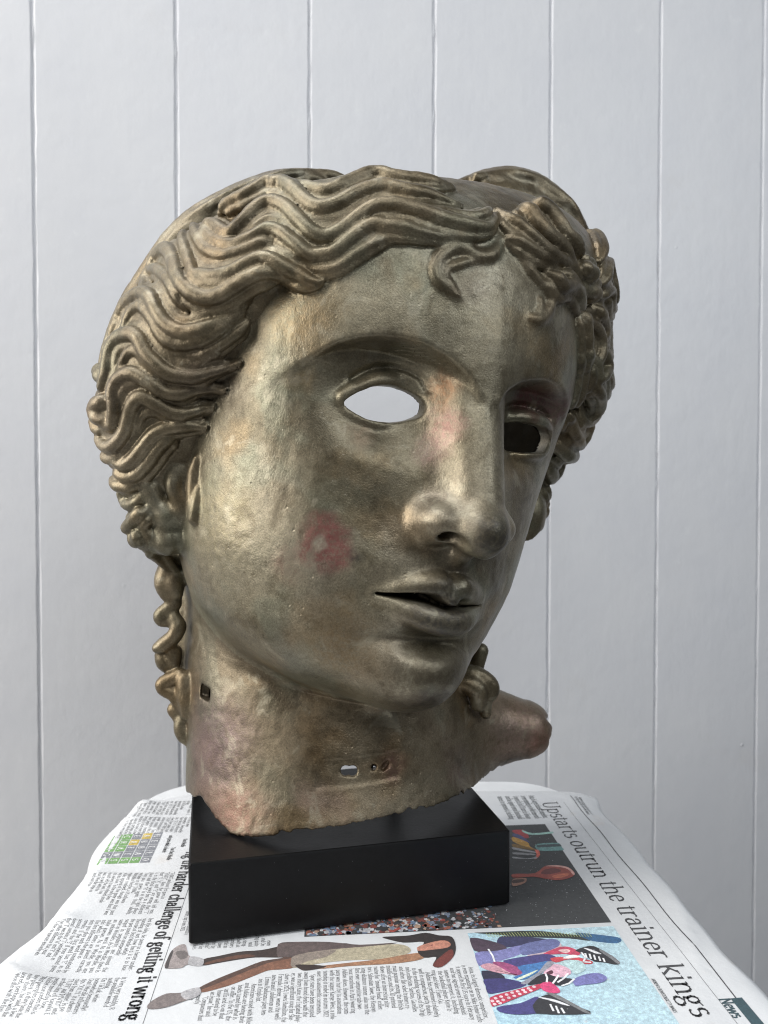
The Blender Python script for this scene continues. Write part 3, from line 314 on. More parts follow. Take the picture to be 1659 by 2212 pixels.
        if s<0:
            fold=np.array(TR['lid'])[:,[0,2]]+np.array([0,.9])
            e=up[0];tube(F,[e,e+np.array([-3,-3.2,-2]),e+np.array([-6.5,-7,-4.2])],[1.9,1.4,.5],2.4,m=3)
        else: fold=(t2-c[[0,2]])*np.array([1.1,1.0])+c[[0,2]]+np.array([0,5.2])
        cr=spline((t2+np.c_[np.zeros(nn),7.2*tap])[1:-1],4)
        sl,xb,yb,zb=F.box((cr[:,0].min()-6,60,cr[:,1].min()-6),(cr[:,0].max()+6,90,cr[:,1].max()+6))
        gx=F.ax[0][sl[0]][:,None,None];gz=F.ax[2][sl[2]][None,:,None]
        dd=np.sqrt(((gx-cr[:,0])**2+(gz-cr[:,1])**2).min(-1))
        F.D[sl]+=(1.7*np.exp(-(dd/1.25)**2))[:,None,:].astype(np.float32)
        eyes.append((c,t2,b2[1:-1] if s<0 else b2[1:-1]))
    skin=F.D.copy()
    # --- hair
    hb=base_hair(F)
    sstep=np.clip((-.51*y+.86*(z-.1*x)-54)/5,0,1).astype(np.float32)
    ellipsoid(F,(-86,-8,-52),(12,22,16),6);ellipsoid(F,(-79,0,-34),(9,18,18),6);ellipsoid(F,(88,0,-30),(15,26,22),6);ellipsoid(F,(78,0,-46),(10,20,14),6)
    F.D=smin(F.D,hb+7.0+7*sstep*sstep*(3-2*sstep),3.)
    hairmask_before=None
    base=Field(lo,hi,h);base.D=F.D.copy()
    W={'S0':4.6,'S1':5.2,'S1k':3.6,'S2':5.0,'S2b':3,'S3':4.6,'S3b':4,'S3c':2.6,'S4a':3,'S4':4.8,'S4b':4.2,'S5':5.2,'S5b':4.2,'S5c':3,'S6':5.2,'S6b':4.6,'S6c':3.4,'S7':5.2,'S7b':4,'S7c':3,'S8':5,'S8b':3.6,'S9':5.2,'S9b':3.6,'S10':5,'S11':4.6,'S12':4,'S13':4.6,'S14':4.6,'S15':5,'S16':5,'S17':4,'K1':4,'K2':5,'K3':6,'K4':5,'E1':5,'E2':3.8,'E2b':3.4,'E3':6,'E4':6,'E5':5,'E6':4,'E7':5,'F1':5,'F2':5,'F3':5.5,'F4':4.5,'F5':5.5,'F6':5,'F7':5,'F8':6.5,'F9':6.5,'F10':6,'F11':4.5,'F12':5.5,'F13':5,'F14':5}
    def strand(P,r,k=.45,sink=-.12,sub=True):
        P=spline(np.array(P,float),2)
        P=base.snap(P,-r*sink,6)
        n=len(P);rad=strand_radius(n,r,.25,.8)
        N=base.grad(P);Tn=np.gradient(P,axis=0);B=np.cross(Tn,N);B/=np.maximum(np.linalg.norm(B,axis=1,keepdims=True),1e-6)
        lanes=[(0,.58,.62)]+([(.74,.42,.2),(-.78,.44,.1)] if sub else [])
        for off,rr,lift in lanes:
            Q=P+B*(off*rad)[:,None]+N*(lift*rad)[:,None]
            A=spline(np.c_[Q,rad*rr],2)
            sl,d=tube_d(F,A[:,:3],np.maximum(A[:,3],.3),4)
            F.D[sl]=smin(F.D[sl],d,k)
    def groove(P,r,depth,k=1.6):
        P=base.snap(spline(np.array(P,float),3),depth,5)
        tube(F,P,strand_radius(len(P),r,.3,.3),k,'cut')
    for kx,P in TR.items():
        if kx in W: strand(P,W[kx])
    # the far side repeats the near one
    for kx,P in TR.items():
        if kx[0]=='S' and kx[1:].rstrip('abck') in ('0','1','2','3','4','5','6','7','8','9','10','11','13','14') :
            Q=np.array(P)*np.array([-1,1,1]);Q[:,2]+=.2*2*Q[:,0]*.5
            Q=Q[Q[:,0]>(52 if int(kx[1:].rstrip('abck'))>4 else 64)]
            if len(Q)>3: strand(Q,W[kx]*.8)
    gcr=(-.51*y+.86*(z-.1*x)-54)-5
    F.D=smax(F.D,-np.maximum(-gcr,np.abs(x-4)-86).astype(np.float32),2)
    # --- rear roll of hair behind the waves
    roll=[(-116,-18,2),(-114.5,-18,15),(-110.5,-18,32),(-104.5,-18,46),(-93,-18,70),(-75,-18,88.5),(-54,-18,103),(-36,-18,109),(-24,-18,110)]
    roll=[(a*.985,b,c-2) for a,b,c in roll];tube(F,roll,[4,5,5.5,6,6,6,6,5.5,4],2,m=4)
    roll2=[(24,10,116),(42,10,124),(61,12,127),(82,12,121),(96,12,108),(106,12,95),(117,12,74),(121,12,55)]
    tube(F,roll2,[4,7,7.5,7.5,7.5,7,6.5,5],2,m=4)
    for dx,dz in ((-5,-9),(-9,-18),(-13,-27),(-16,-36)): tube(F,np.array(roll2[:7])+np.array([dx,3,dz]),[4,7,7.5,7.5,7.5,7,6],3,m=4)
    for dx,dz in ((5,-7),(9,-14),(13,-21),(16,-28)): tube(F,np.array(roll[1:])+np.array([dx,3,dz*.9]),[4,5,6,6.5,6.5,6,5,4],3,m=4)
    for R_,ph in ((roll,0),(roll2,1)):
        A=spline(np.array(R_,float),8);u=np.arange(len(A))
        for off,rr_ in ((0,2.6),(2.2,2.4),(4.2,2.2)):
            B=A+np.stack([-.35*off+0*u,5.2+.9*np.sin(u*.55+ph+off)+0*u,.5*off*np.sin(u*.8+off)+2.2-off*1.6],1)
            tube(F,B[2:-2],rr_,1.2)
    snap_hair=F.D.copy()
    # --- little curls lying on the forehead and before the ear
    def lay(P,r,k=1.4,sink=.15,m=3):
        P=spline(np.array(P,float),m);P=base.snap(P,-r*sink,5)
        tube(F,P,strand_radius(len(P),r,.5,.3),k)
    lay(TR['curl1'],2.7,sink=.25);lay(TR['curl1b'],1.7,sink=.2);lay(TR['curl2'],2.6,sink=.25);lay(TR['curl2b'],1.6,sink=.2)
    snap_curl=F.D.copy()
    # --- ear and side curl
    tube(F,TR['ear_rim'],[1.6,1.8,2,2,2.2,2.6],2,m=3);tube(F,TR['ear_in'],[3.4,3.6,3.4,3,3],3,m=3)
    tube(F,TR['ear_front'],[3,3,3,3,3],3,m=3)
    tube(F,TR['lobe'],[6,5.4],4);tube(F,TR['bump'],[4,3.6],4)
    snap_ear0=F.D.copy()
    for nm,r in (('side',2.8),):
        P=spline(np.array(TR[nm]),3);P=base.snap(P,.3,8);tube(F,P,strand_radius(len(P),r,.6,.4),1.4)
    snap_ear=F.D.copy()
    tube(F,TR['att'],[3,4,4.5,4.5,4.5,4.5,4.5,4,2.5],3,m=3)
    # --- ringlets hanging by the neck
    for nm,r in (('r1',5.4),('r1b',4.6),('r2',3.7),('r3',3.6),('r3b',5),('r3c',4.6),('r4',3.5),('r4b',4.6),('r5',3.2),('r6',3.6),('rr1',4.4),('rr2',4),('rr3',4.6)):
        tube(F,TR[nm],strand_radius(len(TR[nm]),r,.8,.7),1.6,m=3)
    track=dict(skin=skin,hair=snap_hair,curl=snap_curl,ear=snap_ear0,side=snap_ear,skull=sk,neck=neck_outer)
    return F,track,eyes,neck_outer,base

BREAK=[(-190,70),(-160,58),(-148,52),(-136,57),(-125,61),(-114,58.5),(-106,52.5),(-98,50.2),(-78,52),(-60,56),(-40,59),(-18,61),(6,63),(30,62),(46,62),(58,60),(80,58),(108,62),(124,67),(140,76)]
def finish_head(F,core,eyes,nk,base):
    x,y,z=F.full()
    F.D=smax(F.D,-(base.D+4.6),1.0)                       # hollow casting
    tube(F,[(0,8,110),(0,8,40),(0,10,-40),(0,18,-90),(-5,18,-120)],[20,30,30,26,22],1,'cut')
    for c,top,bot in eyes:                                # open eyes
        poly=np.vstack([top,bot])
        P=spline(np.vstack([poly,poly[:1]]),4)
        sl,xb,yb,zb=F.box((poly[:,0].min()-3,20,poly[:,1].min()-3),(poly[:,0].max()+3,110,poly[:,1].max()+3))
        e=poly2(F.ax[0][sl[0]][:,None],F.ax[2][sl[2]][None,:],P).astype(np.float32)
        F.D[sl]=smax(F.D[sl],-np.maximum(e[:,None,:],54-yb),.8)
    X,Y,Z=world_axes(x,y,z)
    # casting repairs on the neck: shallow patch, a hole through it, pits, a square notch
    sl,xb,yb,zb=F.box((-70,20,-176),(60,100,-95));wx,wy,wz=world_axes(xb,yb,zb)
    dp=np.maximum(np.abs(wx+16-.12*(wz-88))-27,np.abs(wz-91-.05*(wx+16))-9)
    F.D[sl]+=(.55*np.clip(-dp/1.2,0,1)).astype(np.float32)
    for wc,rr,dep in (((-24.3,478,92.3),3.1,22),((-19.8,478,92.3),3.1,22),((-6.5,480,93.6),1.9,7),((.5,482,93.9),1.7,6),((2.2,483,95.2),1.5,6),((-.4,482,92.4),1.5,6)):
        c=np.array(wc)/1000.;d=c-np.array([0,0,.267]);d/=np.linalg.norm(d)
        tube(F,to_local(np.array([c-d*.006,c+d*dep/1000.])),rr/1.59,.6,'cut')
    sl,xb,yb,zb=F.box((-100,-20,-176),(-40,80,-80));wx,wy,wz=world_axes(xb,yb,zb)
    nt=np.maximum(np.maximum(np.abs(wx+123)-4.2,np.abs(wz-130+.2*(wx+123))-4.6),np.abs(wy-521)-8)/1.59
    F.D[sl]=smax(F.D[sl],-nt.astype(np.float32),.4)
    # broken back of the head
    zz,xx=np.meshgrid(F.ax[2],F.ax[0]);n=noise3(np.stack([xx,zz,zz*0],-1),9,3)*1.3+noise3(np.stack([xx,zz,zz*0],-1),3.5,4)*.5
    cut=(-30+n)[:,None,:]-y
    F.D=smax(F.D,cut.astype(np.float32),1.2)
    # neck: broken rear edge and ragged lower edge
    F.D=smax(F.D,(np.minimum(Y-606,(236-Z))/1.59+n[:,None,:]).astype(np.float32),1.2)
    rr=np.arange(0,300,.5);re_=noise3(np.stack([rr,rr*0,rr*0],-1),6,12)*1.4+noise3(np.stack([rr,rr*0,rr*0],-1),2.2,13)*.6
    F.D=smax(F.D,(np.minimum(X-130+np.interp(Z+.6*Y-330,rr,re_)+.012*(Z-84)**2,(128-Z)*2)/1.59).astype(np.float32),1.2)
    T=spline(np.array(BREAK,float),6)
    zc=np.interp(X,T[:,0],T[:,1]).astype(np.float32)
    r=np.arange(-200,200,.5);rg=noise3(np.stack([r,r*0,r*0],-1),7,8)*1.1+noise3(np.stack([r,r*0,r*0],-1),2.6,9)*.6
    rag=np.interp(X+.25*Y,r+145,np.abs(rg)*np.where((r+145)<-60,.35,1)).astype(np.float32)
    F.D=smax(F.D,(zc+rag-Z)/1.59,1.0)
    return surface_nets(F)

# ---------------------------------------------------------------- a small drawn serif alphabet (pen strokes, thick down, thin across)
def _arc(cx,cy,rx,ry,a,b,n=7): return [(cx+rx*math.cos(math.radians(a+(b-a)*i/n)),cy+ry*math.sin(math.radians(a+(b-a)*i/n))) for i in range(n+1)]
def _ser(x,y,w=.11): return [(x-w,y),(x+w,y)]
XH=.46;AS=.74;CP=.68;DS=-.22
def _glyphs():
    G={};st=lambda x,a,b:[(x,a),(x,b)]
    def g(c,w,*s): G[c]=(w,list(s))
    g('a',.46,[(.09,.36)]+_arc(.21,.33,.12,.12,150,0,5)+[(.33,.05),(.40,.01)],_arc(.19,.13,.13,.13,75,340,8),[(.22,.26),(.33,.28)])
    g('b',.5,st(.1,0,AS),[(.02,AS),(.1,AS)],_arc(.26,.23,.16,.23,150,-150,10))
    g('c',.42,_arc(.25,.23,.18,.23,40,320,10))
    g('d',.52,st(.4,0,AS),[(.32,AS),(.4,AS)],[(.4,0),(.47,0)],_arc(.24,.23,.16,.23,30,330,10))
    g('e',.44,[(.08,.26),(.38,.26)]+_arc(.23,.26,.15,.20,0,90,4),_arc(.23,.23,.16,.23,90,318,8))
    g('f',.32,st(.14,0,.6),_arc(.26,.6,.12,.15,180,40,4),[(.03,XH),(.28,XH)],_ser(.14,0))
    g('g',.48,_arc(.2,.31,.13,.15,0,360,10),[(.3,.42),(.44,.45)],[(.12,.19),(.09,.1),(.18,.06),(.34,.03)],_arc(.22,-.09,.17,.12,60,-250,9))
    g('h',.54,st(.11,0,AS),[(.03,AS),(.11,AS)],_arc(.27,.3,.15,.16,170,0,5)+[(.42,0)],_ser(.11,0,.09),_ser(.42,0,.09))
    g('i',.26,st(.13,0,XH),[(.04,XH),(.13,XH)],_ser(.13,0,.1),st(.13,.62,.70))
    g('j',.26,st(.15,-.12,XH),_arc(.05,-.12,.1,.1,0,-100,3),[(.06,XH),(.15,XH)],st(.15,.62,.70))
    g('k',.5,st(.11,0,AS),[(.03,AS),(.11,AS)],_ser(.11,0,.09),[(.11,.2),(.38,XH)],[(.2,.27),(.44,0)],_ser(.42,0,.07),_ser(.38,XH,.08))
    g('l',.26,st(.13,0,AS),[(.04,AS),(.13,AS)],_ser(.13,0,.1))
    g('m',.8,st(.11,0,XH),[(.03,XH),(.11,XH)],_arc(.25,.31,.13,.15,170,0,5)+[(.38,0)],_arc(.53,.31,.14,.15,170,0,5)+[(.67,0)],_ser(.11,0,.08),_ser(.38,0,.08),_ser(.67,0,.08))
    g('n',.54,st(.11,0,XH),[(.03,XH),(.11,XH)],_arc(.27,.3,.15,.16,170,0,5)+[(.42,0)],_ser(.11,0,.09),_ser(.42,0,.09))
    g('o',.48,_arc(.24,.23,.18,.23,0,360,12))
    g('p',.52,st(.11,DS,XH),[(.03,XH),(.11,XH)],_arc(.27,.23,.17,.23,150,-150,10),_ser(.11,DS,.09))
    g('q',.52,st(.4,DS,XH),_arc(.24,.23,.16,.23,30,330,10),_ser(.4,DS,.09))
    g('r',.38,st(.11,0,XH),[(.03,XH),(.11,XH)],_arc(.26,.3,.15,.16,170,60,4),_ser(.11,0,.1))
    g('s',.38,_arc(.19,.34,.12,.12,40,230,6)+_arc(.19,.12,.14,.13,60,-140,7))
    g('t',.3,st(.13,.08,.58),_arc(.22,.09,.09,.09,180,300,4),[(.03,XH),(.27,XH)])
    g('u',.54,[(.11,XH),(.11,.14)]+_arc(.25,.15,.14,.15,180,330,5),st(.42,0,XH),[(.03,XH),(.11,XH)],[(.34,XH),(.42,XH)],[(.42,0),(.49,0)])
    g('v',.46,[(.06,XH),(.23,0),(.4,XH)],_ser(.07,XH,.08),_ser(.39,XH,.07))
    g('w',.7,[(.06,XH),(.2,0),(.35,.42),(.5,0),(.64,XH)],_ser(.07,XH,.08),_ser(.63,XH,.07))
    g('x',.48,[(.07,XH),(.41,0)],[(.4,XH),(.08,0)],_ser(.08,0,.07),_ser(.4,0,.07),_ser(.08,XH,.07),_ser(.39,XH,.07))
    g('y',.46,[(.06,XH),(.24,.02)],[(.4,XH),(.2,-.12),(.08,DS)],_ser(.07,XH,.08),_ser(.39,XH,.07))
    g('z',.42,[(.06,XH),(.36,XH),(.06,0),(.38,0)])
    g('A',.64,[(.06,0),(.32,CP),(.58,0)],[(.16,.24),(.48,.24)],_ser(.07,0,.08),_ser(.57,0,.08))
    g('B',.58,st(.12,0,CP),[(.04,CP),(.28,CP)]+_arc(.3,.52,.16,.16,90,-90,6)+[(.12,.36)],[(.3,.36)]+_arc(.32,.18,.19,.18,90,-90,6)+[(.04,0)])
    g('C',.58,_arc(.32,.34,.25,.35,45,315,12))
    g('D',.64,st(.12,0,CP),[(.04,CP),(.28,CP)]+_arc(.28,.34,.28,.34,90,-90,9)+[(.04,0)])
    g('E',.54,st(.12,0,CP),[(.04,CP),(.46,CP)],[(.12,.35),(.38,.35)],[(.04,0),(.48,0)])
    g('F',.5,st(.12,0,CP),[(.04,CP),(.46,CP)],[(.12,.35),(.38,.35)],_ser(.12,0))
    g('G',.62,_arc(.32,.34,.25,.35,45,350,12),st(.55,.05,.3),[(.42,.3),(.6,.3)])
    g('H',.68,st(.12,0,CP),st(.54,0,CP),[(.12,.35),(.54,.35)],_ser(.12,0),_ser(.54,0),_ser(.12,CP),_ser(.54,CP))
    g('I',.3,st(.15,0,CP),_ser(.15,0),_ser(.15,CP))
    g('J',.36,st(.22,.02,CP),_arc(.1,.02,.12,.12,0,-110,3),_ser(.22,CP))
    g('K',.62,st(.12,0,CP),_ser(.12,0),_ser(.12,CP),[(.12,.28),(.5,CP)],[(.24,.4),(.56,0)],_ser(.55,0,.07))
    g('L',.52,st(.12,0,CP),_ser(.12,CP),[(.04,0),(.48,0)])
    g('M',.8,[(.12,0),(.12,CP),(.4,.1),(.68,CP),(.68,0)],_ser(.12,0),_ser(.68,0))
    g('N',.66,[(.12,0),(.12,CP),(.54,0),(.54,CP)],_ser(.12,0,.09),_ser(.54,CP,.09))
    g('O',.68,_arc(.34,.34,.27,.35,0,360,14))
    g('P',.56,st(.12,0,CP),[(.04,CP),(.28,CP)]+_arc(.3,.5,.2,.18,90,-90,6)+[(.12,.32)],_ser(.12,0))
    g('Q',.68,_arc(.34,.34,.27,.35,0,360,14),[(.36,.1),(.6,-.12)])
    g('R',.62,st(.12,0,CP),[(.04,CP),(.28,CP)]+_arc(.3,.51,.19,.17,90,-90,6)+[(.12,.34)],[(.3,.34),(.58,0)],_ser(.12,0))
    g('S',.48,_arc(.24,.5,.16,.18,40,240,7)+_arc(.24,.18,.19,.18,60,-140,7))
    g('T',.58,st(.29,0,CP),[(.04,CP),(.54,CP)],_ser(.29,0))
    g('U',.66,[(.13,CP),(.13,.22)]+_arc(.33,.22,.2,.23,180,360,7)+[(.53,CP)],_ser(.13,CP),_ser(.53,CP))
    g('V',.62,[(.06,CP),(.31,0),(.56,CP)],_ser(.07,CP,.08),_ser(.55,CP,.08))
    g('W',.86,[(.06,CP),(.24,0),(.43,.62),(.62,0),(.8,CP)],_ser(.07,CP,.08),_ser(.79,CP,.08))
    g('X',.6,[(.08,CP),(.52,0)],[(.5,CP),(.08,0)]);g('Y',.58,[(.06,CP),(.29,.34),(.52,CP)],st(.29,0,.34));g('Z',.54,[(.08,CP),(.46,CP),(.07,0),(.48,0)])
    g('0',.46,_arc(.23,.33,.16,.33,0,360,12));g('1',.3,st(.16,0,.66),[(.07,.58),(.16,.66)],_ser(.16,0))
    g('2',.44,_arc(.21,.5,.15,.16,160,-30,6)+[(.07,0),(.38,0)]);g('3',.44,_arc(.2,.5,.14,.15,150,-80,6)+_arc(.2,.18,.16,.18,80,-150,7))
    g('4',.46,[(.3,0),(.3,.66),(.05,.2),(.42,.2)]);g('5',.44,[(.36,.66),(.12,.66),(.1,.38)]+_arc(.2,.2,.17,.2,110,-150,7))
    g('.',.2,st(.1,0,.07));g(',',.2,[(.11,.06),(.07,-.1)]);g(';',.22,[(.11,.06),(.07,-.1)],st(.11,.36,.43));g("'",.16,[(.09,.72),(.07,.56)]);g('"',.28,[(.09,.72),(.07,.56)],[(.2,.72),(.18,.56)])
    g('-',.28,[(.05,.23),(.23,.23)]);g('(',.26,_arc(.28,.28,.18,.45,130,230,5));g(')',.26,_arc(-.02,.28,.18,.45,50,-50,5));g('/',.36,[(.04,-.1),(.32,.74)])
    return G
GLYPHS=_glyphs()
def pen(ch,thick,thin):
    w,strokes=GLYPHS.get(ch,GLYPHS['o']);q=[]
    for s in strokes:
        for (x0,y0),(x1,y1) in zip(s[:-1],s[1:]):
            dx,dy=x1-x0,y1-y0;L=math.hypot(dx,dy)
            if L<1e-6: continue
            h=.5*(thin+(thick-thin)*abs(dy)/L);ex,ey=dx/L*h*.5,dy/L*h*.5;nx,ny=-dy/L*h,dx/L*h
            q.append(((x0-ex+nx,y0-ey+ny),(x0-ex-nx,y0-ey-ny),(x1+ex-nx,y1+ey-ny),(x1+ex+nx,y1+ey+ny)))
    return w,q
def set_line(text,size,squeeze,thick,thin,fit=None):
    """quads (k,4,2) of one line: x along the line, y up; fit = justified length"""
    adv=[.24 if c==' ' else pen(c,thick,thin)[0] for c in text]
    tot=sum(adv)*size*squeeze;extra=0
    if fit and tot>0:
        sp=text.count(' ')
        k=fit/tot
        if k>.7 and k<1.3: squeeze*=min(k,1.12)
        elif k<=.7: squeeze*=k
        tot=sum(adv)*size*squeeze
        if 0<fit-tot<.2*fit and sp: extra=(fit-tot)/sp
    x=0;out=[]
    for c,a in zip(text,adv):
        if c==' ': x+=a*size*squeeze+extra;continue
        for q in pen(c,thick,thin)[1]: out.append([(x+px*size*squeeze,py*size) for px,py in q])
        x+=a*size*squeeze
    return np.array(out) if out else np.zeros((0,4,2)),x

